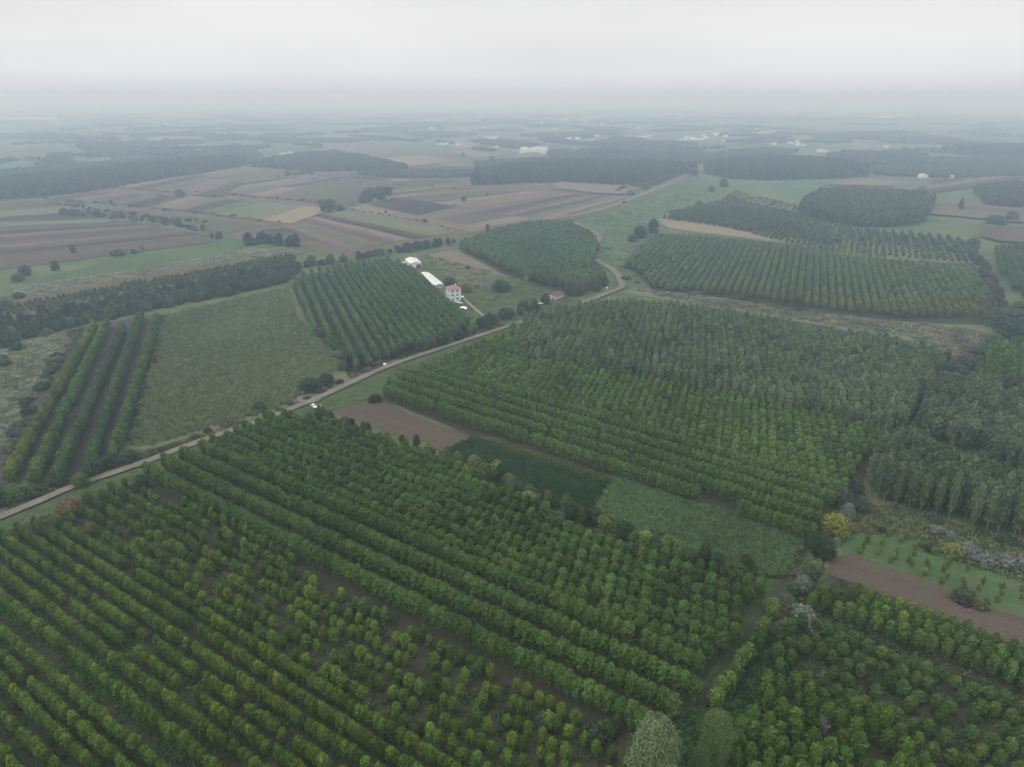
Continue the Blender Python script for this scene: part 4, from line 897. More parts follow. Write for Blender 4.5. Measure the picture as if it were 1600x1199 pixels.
line_things('ditch_tree', [(1520, 400), (1540, 430), (1556, 465), (1562, 500)], 10, 8, 11, 'broad', [(.05, .065, .045), (.085, .08, .065)], 'ditch tree at the %s of the line right of the far plantation, from above', 'tree', 'trees along the far right ditch', 3)
line_things('scrub_bush', [(985, 440), (1040, 452), (1110, 462), (1200, 478), (1290, 492)], 11, 3.2, 9, 'bush', [(.055, .06, .05), (.08, .085, .06)], 'low bush at the %s of the scrub line under the far right plantation', 'bush', 'bushes under the far right plantation', 2)
line_things('thicket_bush', [(1470, 815), (1520, 832), (1570, 850), (1610, 862)], 8, 3.2, 7, 'bush', [(.05, .07, .04), (.07, .085, .055)], 'bush at the %s of the thicket along the foot of the high wood', 'bush', 'bushes at the foot of the high wood', 2)
line_things('field_hedge_tree', [(85, 318), (150, 330), (230, 340), (330, 352)], 20, 5, 12, 'broad', (.05, .065, .045), 'small tree at the %s of the far left field hedge', 'tree', 'trees of the far left field hedge', 3)
line_things('field_hedge_tree', [(440, 278), (470, 274), (495, 272)], 14, 10, 18, 'broad', (.05, .065, .045), 'far tree at the %s of the hedge right of the long left wood', 'tree', 'trees right of the long left wood', 4)
line_things('road_end_tree', [(965, 300), (1000, 290), (1060, 272)], 22, 8, 14, 'broad', (.05, .068, .045), 'tree at the %s of the far road before the wood', 'tree', 'trees along the far road', 4)

for k, pl in enumerate([[(75, 312), (180, 322), (290, 331), (455, 352)], [(330, 302), (455, 313), (545, 323)], [(430, 278), (560, 286), (735, 297)], [(545, 327), (600, 300), (640, 284)], [(180, 294), (300, 303), (345, 311)]]):
    line_things('field_hedge_bush', pl, 26, 3.2, 8, 'bush', [(.06, .078, .048), (.085, .095, .055)], 'bush at the %s of the ' + ['lowest thin hedge crossing the left fields', 'second thin hedge crossing the left fields', 'farthest thin hedge across the striped fields', 'thin hedge climbing beside the tallest clump', 'upper left thin hedge of the left fields'][k], 'bush', 'bushes of thin hedge lines in the fields, ' + ORD[k], 4)
line_things('ditch_shrub', [(1338, 770), (1318, 812), (1292, 862), (1258, 902), (1232, 940), (1212, 975), (1196, 1005)], 4.2, 3.6, 4.6, 'bush', [(.06, .085, .04), (.10, .115, .075), (.045, .062, .035), (.12, .14, .06)], 'mixed shrub at the %s of the ditch below the high wood', 'shrub', 'shrubs along the ditch by the tracks', 1.3)
# proto for far masses is a real tree too
for v in range(4):
    x, y = G([1145, 60, 830, 1500][v], [282, 309, 283, 330][v]); tree('wood_edge_poplar', x, y, 17, 8, 'mass', (.05, .066, .044), ['dark poplar at the near corner of the far right wood', 'dark poplar in the near edge of the long left wood', 'dark poplar in the near edge of the far central wood', 'dark poplar beside the ploughed fields at the far right'][v], 'tree', None, v)

# ---- stuff: the rest of each planting
scatter('young_poplar_rows', [c[:5] for c in restA], 'young', 'remaining young poplars in the open rows at the lower left', 'trees')
scatter('dense_poplar_block', [c[:5] for c in restC], 'dome', 'dense dark green poplar plantation filling the picture centre', 'trees')
scatter('light_poplar_block', [c[:5] for c in restK], 'young', 'remaining light green poplars at the lower right', 'trees')
scatter('row_poplars', [c[:5] for c in restL], 'young', 'remaining poplars of the five lone rows left of the road', 'trees')
scatter('poplar_plantation', [c[:5] for c in cD], 'dome', 'wide poplar plantation in rows behind the brown field and corn', 'trees')
scatter('grey_green_plantation', [c[:5] for c in cD3], 'dome', 'taller grey-green plantation behind the central rows', 'trees')
scatter('high_wood', [c[:5] for c in restE], 'tall', 'high poplar wood at the right edge with pale stems', 'trees')
scatter('dull_green_wood', [c[:5] for c in cF], 'dome', 'dull green wood behind the high right-hand wood', 'trees')
scatter('bright_green_rows', [c[:5] for c in cG], 'dome', 'bright green rows at the right edge', 'trees')
scatter('sloping_rows', [c[:5] for c in cN], 'dome', 'poplar rows sloping down beside the white barns', 'trees')
scatter('forest_block', [c[:5] for c in cP], 'dome', 'dark forest block inside the bend of the track', 'trees')
scatter('right_plantation', [c[:5] for c in cI], 'dome', 'even plantation right of the pasture with a yellowing near edge', 'trees')
scatter('small_tree_rows', [c[:5] for c in cJ + cJ2 + cJ3], 'young', 'small dotted tree rows above the right-hand plantation', 'trees')
cJ4 = [(x, y, rnd.uniform(2.2, 4.2), rnd.uniform(3.2, 4.6), vary((.085, .12, .055), x, y, .16, .12), 0) for x, y, r in grid([(1045, 332), (1130, 312), (1150, 300), (1250, 325), (1330, 358), (1530, 386), (1522, 412), (1300, 394), (1212, 376)], 64, 6.0, 5.2, 1.2, .12)]
scatter('young_planting', [c[:5] for c in cJ4], 'mass', 'low young planting dotted over the olive ground right of the pasture', 'trees')
scatter('edge_plantation', [c[:5] for c in cR], 'dome', 'plantation at the right edge beyond the ditch', 'trees')
scatter('dark_wood_band', [c[:5] for c in cL4], 'broad', 'dark band of wood above the yellow crop field', 'trees')
scatter('shrub_band', [c[:5] for c in cL5], 'young', 'thin planting on top of the dark wood band', 'trees')

# ---- far woods
def wood(name, poly, ang, sp, h, w, tint, label, miss=.04):
    g = grid(poly, ang, sp, sp * .92, sp * .35, miss)
    scatter(name, [(x, y, h * rnd.gauss(1, .06), w * rnd.gauss(1, .1), vary(tint, x, y, .12, .08)) for x, y, r in g], 'mass', label, 'wood')
TW = (.048, .064, .042)
wood('far_wood', [(745, 264, 19), (800, 254, 19), (880, 249, 19), (1050, 251, 19), (1088, 261, 19), (1086, 267, 0), (1060, 275, 0), (1022, 291, 0), (960, 291, 0), (860, 285, 0), (740, 291, 0), (736, 280, 10)], 30, 6.5, 20, 8, TW, 'long dark wood behind the striped fields left of the far road')
wood('far_wood', [(1108, 252, 19), (1200, 243, 19), (1300, 246, 19), (1352, 257, 19), (1357, 277, 0), (1300, 280, 0), (1200, 283, 0), (1130, 279, 0), (1100, 271, 0)], 30, 6.5, 21, 8, (.052, .070, .048), 'dark flat-topped wood right of the far road end')
wood('far_wood', [(1275, 297, 16), (1300, 293, 16), (1350, 293, 16), (1450, 300, 16), (1458, 320, 0), (1440, 350, 0), (1390, 356, 0), (1340, 355, 0), (1280, 345, 0), (1250, 333, 0), (1252, 318, 8)], 30, 6, 17, 7.5, (.088, .112, .052), 'rounded wood with a yellowish patch among the right-hand fields')
wood('far_wood', [(0, 276, 18), (120, 264, 18), (250, 250, 18), (370, 241, 18), (384, 252, 10), (375, 263, 0), (250, 283, 0), (100, 305, 0), (0, 313, 0), (-60, 320, 0), (-60, 285, 18)], 20, 7, 19, 8.5, TW, 'long dark wood wall across the upper left')
wood('far_wood', [(-40, 268, 9), (200, 248, 9), (390, 232, 9), (410, 240, 9), (300, 256, 9), (0, 280, 9)], 20, 9, 10, 9, (.07, .10, .06), 'paler young wood behind the long left wood wall')
wood('far_wood', [(1525, 288, 13), (1620, 282, 13), (1620, 328, 0), (1540, 322, 0)], 30, 6.5, 14, 8, (.058, .08, .05), 'round-topped wood at the upper right edge')
wood('far_wood', [(1470, 230, 20), (1520, 225, 20), (1620, 226, 20), (1620, 250, 0), (1530, 246, 0), (1475, 240, 0)], 30, 9, 22, 11, (.04, .055, .042), 'dark hazy wood at the upper right edge beyond the farms')
wood('far_wood', [(400, 250, 14), (480, 236, 14), (560, 240, 14), (640, 262, 8), (600, 268, 0), (500, 269, 0), (395, 262, 0)], 20, 8, 15, 10, (.055, .072, .05), 'hazy wood right of the long left wood wall')
wood('far_wood', [(560, 268, 8), (640, 262, 8), (745, 264, 8), (740, 277, 0), (640, 281, 0), (560, 275, 0)], 20, 7, 8, 8, (.07, .10, .055), 'pale green young wood before the tan far fields')
wood('far_wood', [(740, 250, 10), (860, 245, 8), (1000, 240, 8), (1120, 240, 8), (1240, 236, 8), (1110, 252, 8), (900, 250, 8), (745, 262, 8)], 20, 9, 10, 10, (.06, .08, .052), 'lower young wood in front of the village')
wood('far_wood', [(1360, 262, 8), (1470, 244, 8), (1620, 250, 8), (1620, 275, 0), (1500, 280, 0), (1370, 275, 0)], 20, 9, 9, 10, (.062, .088, .055), 'low pale wood around the white farm at the right')
# band of scrub and small trees on far field boundaries
rng = random.Random(22); farp = []
for i in range(360):
    D = 1500 * (6.2 ** rng.random()); a = rng.uniform(-.72, .72); cx, cy = D * sin(a) / cos(a) * .98, D
    ang = rng.choice([R(32), R(-58)]) + rng.gauss(0, .15); L = rng.uniform(60, 420) * (D / 2600) ** .5; Wd = rng.choice([10, 14, 30, 60, 120]) * (D / 2600) ** .5
    sp = 9.0 * max(1, D / 2600) ** 1.0
    q = vary((.052, .070, .046), cx, cy, .2, .12)
    for k in range(int(max(1, L * Wd / sp / sp))):
        u = rng.uniform(-L / 2, L / 2); v = rng.uniform(-Wd / 2, Wd / 2)
        x = cx + u * cos(ang) - v * sin(ang); y = cy + u * sin(ang) + v * cos(ang)
        if inview(x, y, 0, 20): 
            X = 800 + F * x / depth(x, y)
            # keep the open fields in the left middle clear
            py = 599.5 - F * (y * sin(PITCH) - H * cos(PITCH)) / depth(x, y)
            if py > 262 or (580 < X < 860 and 238 < py) : continue
            farp.append((x, y, rng.uniform(7, 12), sp * rng.uniform(1.5, 2.1), tuple(c * rng.uniform(.85, 1.15) for c in q)))
scatter('distant_woods', farp, 'mass', 'countless distant copses and tree belts fading into the haze', 'woods')

# ------------------------------------------------------------------ corn and ground plants
def tuft(name, n, h, sp, wid, seed, droop=.5):
    r = random.Random(seed); v = []; f = []
    for i in range(n):
        a = r.uniform(0, 2 * pi); x = r.gauss(0, sp); y = r.gauss(0, sp); hh = h * r.uniform(.6, 1.1); d = hh * droop * r.uniform(.4, 1.1)
        k = len(v); c, s = cos(a), sin(a); w = wid * r.uniform(.7, 1.2)
        v += [(x - s * w, y + c * w, hh * .35), (x + s * w, y - c * w, hh * .35), (x + c * d * .5 + s * w * .9, y + s * d * .5 - c * w * .9, hh), (x + c * d * .5 - s * w * .9, y + s * d * .5 + c * w * .9, hh), (x + c * d * 1.2, y + s * d * 1.2, hh * .72)]
        f += [(k, k + 1, k + 2, k + 3), (k + 3, k + 2, k + 4)]
    me = bpy.data.meshes.new(name); me.from_pydata(v, [], f); me.update(); me.materials.append(LEAF); return me
CORNM = [tuft('corn_leaves', 26, 2.3, .55, .10, s) for s in range(4)]
GRASSM = [tuft('weed_leaves', 30, .8, .7, .12, 20 + s, .8) for s in range(4)]
def plant_protos(kind, meshes, spots, h, name, label, tint):
    SRC[kind] = []; NOMH[kind] = 1; NOMW[kind] = 1
    for k, (m, (px, py)) in enumerate(zip(meshes, spots)):
        x, y = G(px, py); o = link(name, m); o.location = (x, y, 0); o['tint'] = list(tint); tag(o, label, 'plant', name.replace('_', ' ') + 's')
        SRC[kind].append((o,))
plant_protos('corn', CORNM, [(1228, 900), (1235, 890), (1244, 876), (1250, 862)], 1, 'corn_plant', 'tall corn plant standing at the track end of the corn field', (.13, .16, .07))
plant_protos('weed', GRASSM, [(1180, 1080), (1172, 1092), (1165, 1104), (1160, 1116)], 1, 'weed_plant', 'leafy weed beside the track at the lower right', (.06, .10, .035))
def cover(name, poly, ang, rows, along, kind, tint, label, s=(1, 1), jit=.5, miss=.03, amt=.14, yel=.12, cat='crop'):
    g = grid(poly, ang, rows, along, jit, miss)
    scatter(name, [(x, y, s[1] * rnd.uniform(.8, 1.2), s[0] * rnd.uniform(.85, 1.2), vary(tint, x, y, amt, yel)) for x, y, r in g], kind, label, cat)
cover('corn_crop', [(960, 752), (1000, 757), (1130, 803), (1253, 851), (1238, 880), (1220, 904), (1150, 902), (1040, 862), (930, 802)], -38, 1.15, 1.0, 'corn', (.105, .165, .072), 'ripening corn filling the field below the plantation', (1.0, 1.0), .5)
cover('dark_low_crop', [(692, 706), (742, 685), (860, 722), (950, 752), (922, 804), (830, 788), (737, 742)], -38, 1.5, 1.1, 'weed', (.04, .075, .032), 'low dark green crop beside the brown field', (1.1, 1.5), .4)
cover('yellow_weeds', [(745, 684), (800, 692), (870, 716), (958, 748), (948, 756), (860, 728), (780, 702)], -38, 1.5, 1.2, 'weed', (.12, .135, .05), 'yellowish weeds in the strip below the plantation edge', (1, 1.4), .6)
cover('yellow_crop', [(253, 495), (330, 478), (450, 450), (466, 500), (488, 524), (525, 560), (518, 598), (430, 640), (360, 660), (240, 697), (205, 698), (216, 640), (240, 560)], 96, 2.8, 1.5, 'corn', (.135, .172, .082), 'yellowish green crop in fine rows left of the road', (1.1, .9), .35, .06)
cover('meadow_weeds', [(-40, 570), (35, 537), (122, 514), (60, 605), (10, 685), (-40, 760)], 60, 2.6, 2.4, 'weed', (.15, .17, .11), 'pale tufts over the meadow at the left edge', (1.7, 1.2), 2, .2, .3, .2, 'grass')
cover('undergrowth_plants', [(1105, 1130), (1140, 1070), (1195, 995), (1250, 960), (1240, 1040), (1200, 1100), (1150, 1160), (1110, 1230), (1030, 1290), (1000, 1230), (1060, 1130), (1090, 1115)], 52, 1.6, 1.5, 'weed', (.045, .085, .028), 'dense dark undergrowth in the hollow right of the track', (1.5, 1.7), 1, .02, .2, .12, 'undergrowth')
cover('strip_grass', [(-40, 925), (0, 935), (60, 968), (110, 1003), (170, 1050), (235, 1110), (300, 1160), (360, 1215), (330, 1215), (260, 1165), (170, 1090), (90, 1015), (40, 980), (-40, 945)], -34, 1.2, 1.1, 'weed', (.05, .10, .026), 'lush grass in the wide gap between the lower left rows', (1.2, 1.3), 1, .02, .2, .12, 'grass')
cover('meadow_plants', [(1335, 790), (1420, 792), (1500, 822), (1610, 855), (1610, 915), (1500, 878), (1400, 835), (1320, 832)], -30, 1.9, 1.7, 'weed', (.10, .12, .055), 'rough mixed growth of the meadow under the high wood', (1.5, 1.5), 1.2, .12, .25, .2, 'grass')
cover('floor_weeds', [(0, 838), (215, 755), (400, 850), (700, 1020), (960, 1170), (1010, 1290), (-60, 1290), (-60, 860)], -34, 3.1, 2.6, 'weed', (.045, .072, .028), 'scattered weeds on the floor between the young poplars', (1.5, .8), 2.4, .45, .25, .2, 'weeds')
cover('floor_weeds', [(1240, 945), (1300, 905), (1620, 1020), (1700, 1290), (1130, 1290), (1190, 1040)], -36, 2.8, 2.4, 'weed', (.045, .072, .028), 'scattered weeds under the light green poplars', (1.6, 1.1), 2.4, .3, .25, .2, 'weeds')
cover('verge_grass', VERGE[1:12] + VERGE[12:22], 52, 1.9, 1.7, 'weed', (.06, .115, .035), 'grass tufts on the verge between road and plantation', (1.2, .45), 1.6, .3, .25, .2, 'grass')
cover('track_weeds', [(1245, 856), (1300, 785), (1350, 738), (1310, 805), (1262, 862), (1245, 925), (1195, 1010), (1130, 1135), (1080, 1190), (1062, 1120), (1110, 1045), (1170, 945), (1190, 910), (1222, 900)], 50, 2.6, 2.2, 'weed', (.05, .075, .03), 'sparse weeds along the edges of the farm tracks', (1.0, .4), 1.5, .35, .3, .25, 'weeds')
cover('bank_weeds', [(-40, 828), (60, 774), (190, 717), (320, 682), (430, 650), (520, 610), (600, 570), (700, 540), (785, 508), (788, 511), (690, 543), (600, 572), (510, 614), (420, 652), (310, 689), (220, 722), (100, 766)], 52, 1.9, 1.6, 'weed', (.085, .08, .05), 'dry brownish weeds on the bank above the road', (1.4, 1.2), 1.2, .1, .3, .25, 'weeds')
cover('scrub_weeds', [(985, 452), (1150, 471), (1300, 494), (1420, 507), (1545, 520), (1530, 560), (1480, 570), (1420, 525), (1300, 508), (1100, 478)], -20, 3.5, 3, 'weed', (.14, .15, .10), 'pale scrub growth between the two right-hand plantations', (2.6, 1.8), 2, .2, .3, .2, 'scrub')

cover('yard_tufts', [(650, 410), (668, 398), (790, 432), (860, 452), (900, 468), (850, 490), (790, 508), (738, 508), (735, 480), (700, 440)], 20, 4.5, 4, 'weed', (.075, .11, .045), 'rough grass tufts over the farm meadow', (3.2, .7), 3, .35, .3, .25, 'grass')
cover('reed_tufts', [(30, 450), (200, 425), (395, 390), (478, 397), (400, 405), (180, 436), (12, 468)], 23, 4.5, 4, 'weed', (.15, .165, .11), 'pale reeds on the long strip above the dark wood band', (3.2, 1.3), 2.5, .25, .3, .2, 'reeds')
cover('pasture_tufts', [(895, 345), (990, 314), (1092, 276), (1130, 298), (1060, 320), (1030, 340), (1000, 380), (975, 402), (1020, 440), (975, 446), (930, 400), (938, 372)], 60, 9, 8, 'weed', (.075, .11, .05), 'rough darker tufts over the green pasture', (5, .8), 7, .45, .3, .25, 'grass')

# ------------------------------------------------------------------ buildings
WALLW = plain('white_render', (.76, .76, .74), .8, 0, .05, .7); ROOFW = plain('white_metal_sheet', (.58, .58, .54), .5, 0, .07, .4); GREYW = plain('grey_block', (.42, .43, .44), .85, 0, .1, 1)
TILE = plain('red_tile', (.22, .125, .10), .85, 0, .25, 1.5); DKTILE = plain('dark_red_tile', (.10, .045, .045), .85, 0, .25, 1.5); GLASS = plain('dark_glass', (.03, .035, .04), .15, 0, .1, 1); DARKIN = plain('dark_interior', (.03, .03, .032), .9)
TRIM = plain('white_trim', (.78, .78, .76), .6, 0, .03, 2); CONC = plain('concrete', (.36, .35, .33), .9, 0, .15, 1); BLUEM = plain('blue_grey_sheet', (.28, .32, .38), .5, 0, .1, 1)
CREAM = plain('cream_render', (.62, .57, .48), .85, 0, .06, .7)

def gable(m, x0, x1, y0, y1, z, rise, over=.4, th=.18):
    """gabled roof, ridge along y"""
    xm = (x0 + x1) / 2; a, b, c, d = x0 - over, x1 + over, y0 - over, y1 + over
    k = rise / ((x1 - x0) / 2) * over
    for s, xa in ((1, a), (-1, b)):
        m.v += [(xa, c, z - k), (xm, c, z + rise), (xm, d, z + rise), (xa, d, z - k), (xa, c, z - k + th), (xm, c, z + rise + th), (xm, d, z + rise + th), (xa, d, z - k + th)]
        n = len(m.v) - 8
        m.f += [tuple(n + i for i in q) for q in ((0,3,2,1),(4,5,6,7),(0,1,5,4),(1,2,6,5),(2,3,7,6),(3,0,4,7))]
def gable_ends(m, x0, x1, y0, y1, z, rise):
    xm = (x0 + x1) / 2
    for y, s in ((y0, 1), (y1, -1)):
        for yy in (y, y + s * .15):
            m.face([(x0, yy, z), (x1, yy, z), (xm, yy, z + rise)])

# white three-storey house
hx, hy = G(706, 471)
house = empty('white_house', (hx + 1, hy + 5, 0), R(22)); tag(house, 'white three-storey house with a reddish hipped roof beside the sloping rows', 'house')
m = MB(); m.box(-4.6, 4.6, -5, 5, 0, 9.3); wall = m.build('wall', WALLW, house)
m = MB(); o_ = .7
m.v += [(-4.6 - o_, -5 - o_, 9.3), (4.6 + o_, -5 - o_, 9.3), (4.6 + o_, 5 + o_, 9.3), (-4.6 - o_, 5 + o_, 9.3), (0, -1.2, 11.6), (0, 1.2, 11.6), (-4.6 - o_, -5 - o_, 9.5), (4.6 + o_, -5 - o_, 9.5), (4.6 + o_, 5 + o_, 9.5), (-4.6 - o_, 5 + o_, 9.5)]
m.f += [(0, 3, 2, 1), (0, 1, 7, 6), (1, 2, 8, 7), (2, 3, 9, 8), (3, 0, 6, 9), (6, 7, 4), (7, 8, 5, 4), (8, 9, 5), (9, 6, 4, 5)]
roof = m.build('roof', TILE, house)
m = MB(); m.box(2.2, 3.0, 2, 2.8, 9.6, 11.9); m.build('chimney', TRIM, roof)
def window(root, x, y, z, w, h, face='front', mat=GLASS):
    t = .12
    m = MB()
    if face == 'front':
        m.box(x - w/2 - t, x + w/2 + t, y - .06, y + .02, z - t, z); m.box(x - w/2 - t, x + w/2 + t, y - .06, y + .02, z + h, z + h + t)
        m.box(x - w/2 - t, x - w/2, y - .06, y + .02, z, z + h); m.box(x + w/2, x + w/2 + t, y - .06, y + .02, z, z + h)
        p = MB(); p.box(x - w/2, x + w/2, y - .03, y + .01, z, z + h)
    else:
        m.box(x - .06, x + .02, y - w/2 - t, y + w/2 + t, z - t, z); m.box(x - .06, x + .02, y - w/2 - t, y + w/2 + t, z + h, z + h + t)
        m.box(x - .06, x + .02, y - w/2 - t, y - w/2, z, z + h); m.box(x - .06, x + .02, y + w/2, y + w/2 + t, z, z + h)
        p = MB(); p.box(x - .03, x + .01, y - w/2, y + w/2, z, z + h)
    f = m.build('window', TRIM, root); p.build('pane', mat, f)
for zz in (1.2, 4.2, 7.2):
    for xx in (-2.1, 1.6): 
        if zz > 1.5 or xx > 0: window(house, xx, -5.0, zz, 1.5, 1.5)
    for yy in (-2.4, 1.8): window(house, -4.6, yy, zz, 1.3, 1.4, 'side')
m = MB(); m.box(-2.6, -1.5, -5.07, -4.99, 0.1, 2.3); m.build('door', DARKIN, house)
m = MB(); m.box(4.6, 7.2, -5, -1.5, 2.6, 2.8); m.box(6.9, 7.1, -4.9, -4.7, 0, 2.6); m.box(6.9, 7.1, -1.9, -1.7, 0, 2.6); m.build('porch', TRIM, house)

# barn with the open door
bx_, by_ = G(640, 420)
barn = empty('white_barn', (bx_ + 2.2, by_ + 10.5, 0), R(20)); tag(barn, 'white metal barn with a dark open doorway, the farther of two', 'barn')
W2, L2, H2, RS = 5.2, 11, 5.0, 1.3
m = MB(); m.box(-W2, -W2 + .2, -L2, L2, 0, H2); m.box(W2 - .2, W2, -L2, L2, 0, H2); m.box(-W2 + .2, W2 - .2, L2 - .2, L2, 0, H2)
m.box(-W2 + .2, .4, -L2, -L2 + .2, 0, H2); m.box(.4, W2 - .2, -L2, -L2 + .2, 3.7, H2); m.box(4.7, W2 - .2, -L2, -L2 + .2, 0, 3.7); gable_ends(m, -W2, W2, -L2, L2, H2, RS)
m.build('wall', WALLW, barn)
m = MB(); gable(m, -W2, W2, -L2, L2, H2 + .02, RS); rf = m.build('roof', ROOFW, barn)
for k in range(5):
    m = MB(); yy = -L2 + 2 + k * 4.4; m.v += []; xm = 2.6; zz = H2 + RS / 2 + .26
    m.face([(xm - 1.4, yy, zz + .36), (xm + 1.4, yy, zz - .34), (xm + 1.4, yy + .8, zz - .34), (xm - 1.4, yy + .8, zz + .36)]); m.build('roof_light', GREYW, rf)
m = MB(); m.box(.45, 4.65, -L2 + .3, -L2 + .36, 0, 3.6); m.build('doorway', DARKIN, barn)  # near-black panel inside the opening paints in the barn's inner shade
m = MB(); m.box(-W2 - 4, -W2 - .02, L2 - 7, L2, 2.6, 2.75); 
for yy in (L2 - 6.8, L2 - .3): m.box(-W2 - 3.9, -W2 - 3.7, yy, yy + .2, 0, 2.6)
m.build('lean_to', BLUEM, barn)
# long low barn
a = Vector(G(657, 433)); b = Vector(G(680, 452)); Lb = (b - a).length; dirb = math.atan2((b - a).y, (b - a).x)
barn2 = empty('long_barn', ((a.x + b.x) / 2 + 3.3, (a.y + b.y) / 2 + 1.3, 0), dirb + R(90)); tag(barn2, 'long low barn with a plain white roof between the open barn and the house', 'barn')
m = MB(); hl = Lb / 2; w2 = 4.2; m.box(-w2, w2, -hl, hl, 0, 3.0); gable_ends(m, -w2, w2, -hl, hl, 3.0, 1.1); m.build('wall', GREYW, barn2)
m = MB(); gable(m, -w2, w2, -hl, hl, 3.03, 1.1, .5); rf = m.build('roof', ROOFW, barn2)
for k in range(3):
    m = MB(); m.box(-.35, .35, -hl + 8 + k * 9, -hl + 9 + k * 9, 4.2, 4.75); m.build('roof_vent', GREYW, rf)
for k in range(7):
    window(barn2, w2 + .0, -hl + 3 + k * (Lb - 6) / 6, 1.3, 1.6, .9, 'side', DARKIN)
# yard shelters below the house
sx, sy = G(716, 477); sh = empty('yard_shelter', (sx, sy, 0), R(-48)); tag(sh, 'low blue-grey shelter roof just below the white house', 'shelter')
m = MB(); m.box(-4.5, 4.5, -1.6, 1.6, 2.4, 2.55); m.build('roof', BLUEM, sh)
for x in (-4.3, 4.3):
    for y in (-1.4, 1.4): m = MB(); m.box(x - .08, x + .08, y - .08, y + .08, 0, 2.4); m.build('post', CONC, sh)
sx, sy = G(723, 485); sh = empty('white_awning', (sx, sy, 0), R(-20)); tag(sh, 'white arched awning by the drive, below the blue-grey shelter', 'awning')
m = MB()
for k in range(8):
    t0, t1 = pi * k / 8, pi * (k + 1) / 8
    m.face([(-3 * cos(t0), -2, 1.2 + 1.3 * sin(t0)), (-3 * cos(t1), -2, 1.2 + 1.3 * sin(t1)), (-3 * cos(t1), 2, 1.2 + 1.3 * sin(t1)), (-3 * cos(t0), 2, 1.2 + 1.3 * sin(t0))])
m.build('canopy', TRIM, sh)
for x in (-3, 3):
    for y in (-1.9, 1.9): m = MB(); m.box(x - .06, x + .06, y - .06, y + .06, 0, 1.22); m.build('post', CONC, sh)
# red roofed hut
rx, ry = G(868, 468); hut = empty('red_roofed_hut', (rx, ry + 4, 0), R(-35)); tag(hut, 'hut with a dark red roof half hidden by trees near the road bend', 'hut')
m = MB(); m.box(-4, 4, -6, 6, 0, 3.0); gable_ends(m, -4, 4, -6, 6, 3, 1.6); m.build('wall', CREAM, hut)
m = MB(); gable(m, -4, 4, -6, 6, 3.03, 1.6, .6); m.build('roof', DKTILE, hut)
window(hut, -1.6, -6, 1.0, 1.2, 1.2); m = MB(); m.box(.8, 1.9, -6.07, -5.99, 0, 2.1); m.build('door', DARKIN, hut)
wx, wy = G(845, 476); tr_ = empty('white_trailer', (wx, wy, 0), R(5)); tag(tr_, 'small white flat trailer left of the red-roofed hut', 'trailer')
m = MB(); m.box(-2.6, 2.6, -1, 1, .7, .95); m.box(-2.6, 2.6, -1, -.95, .95, 1.4); m.box(-2.6, 2.6, .95, 1, .95, 1.4); m.build('bed', TRIM, tr_)
m = MB(); m.tube((2.6, 0, .75), (3.9, 0, .6), .06, .06); m.build('drawbar', CONC, tr_)
for y in (-1.05, 1.05):
    m = MB(); m.tube((-.3, y - .1, .38), (-.3, y + .1, .38), .38, .38, 12); m.build('wheel', DARKIN, tr_)

# vehicles
CARW = plain('white_paint', (.78, .79, .80), .3, 0, .02, 1); TYRE = plain('tyre_rubber', (.03, .03, .03), .9); RED = plain('red_lens', (.35, .03, .02), .3)
def car(px, py, rz, label, name='white_car'):
    x, y = G(px, py); root = empty(name, (x, y, .25), rz); tag(root, label, 'car')
    prof = [(-2.15, .35), (-2.2, .75), (-1.95, .95), (-1.55, 1.0), (-1.2, 1.42), (.35, 1.46), (1.05, .98), (1.95, .86), (2.18, .62), (2.15, .33)]
    m = MB(); n = len(prof)
    for s in (-.82, .82):
        for (a_, b_) in prof: m.v.append((a_, s * (1 if b_ < 1.05 else .8), b_))
    for i in range(n - 1): m.f.append((i, i + 1, n + i + 1, n + i))
    m.f.append((n - 1, 0, n, 2 * n - 1)); m.f.append(tuple(range(n - 1, -1, -1))); m.f.append(tuple(range(n, 2 * n)))
    m.build('body', CARW, root)
    m = MB(); m.face([(.40, -.62, 1.455), (1.0, -.74, 1.03), (1.0, .74, 1.03), (.40, .62, 1.455)]); m.v = [(a_ + .012, b_, c_ + .015) for a_, b_, c_ in m.v]; m.build('windscreen', GLASS, root)
    m = MB(); m.face([(-1.25, -.6, 1.40), (-1.52, -.72, 1.05), (-1.52, .72, 1.05), (-1.25, .6, 1.40)]); m.v = [(a_ - .012, b_, c_ + .015) for a_, b_, c_ in m.v]; m.build('rear_window', GLASS, root)
    for s in (-1, 1):
        m = MB(); m.face([(-1.1, s * .672, 1.38), (.3, s * .672, 1.38), (.85, s * .80, 1.06), (-1.35, s * .80, 1.06)]); m.build('side_window', GLASS, root)
        m = MB(); m.box(1.98, 2.12, s * .62 - .16, s * .62 + .16, .62, .8); m.build('headlight', GLASS, root)
        m = MB(); m.box(-2.2, -2.12, s * .66 - .12, s * .66 + .12, .72, .92); m.build('tail_light', RED, root)
        for xx in (-1.35, 1.35):
            m = MB(); m.tube((xx, s * .84 - .1, .31), (xx, s * .84 + .1, .31), .31, .31, 14); w = m.build('wheel', TYRE, root)
            m = MB(); m.tube((xx, s * .95 - .01, .31), (xx, s * .95 + .01, .31), .17, .17, 10); m.build('rim', CONC, w)
pa, pb = Vector(G(486, 633)), Vector(G(496, 640)); car(490.5, 637, math.atan2((pb - pa).y, (pb - pa).x), 'white car parked on the grass verge beside the dirt road')
x, y = G(501.5, 637); g_ = tag(empty('marker_post', (x, y, .2)), 'short pale post standing on the verge right of the white car', 'post')
m = MB(); m.tube((0, 0, 0), (0, 0, 1.3), .16, .13, 8); m.build('shaft', TRIM, g_); m = MB(); m.tube((0, 0, 1.3), (0, 0, 1.5), .24, .10, 8); m.build('cap', TRIM, g_)
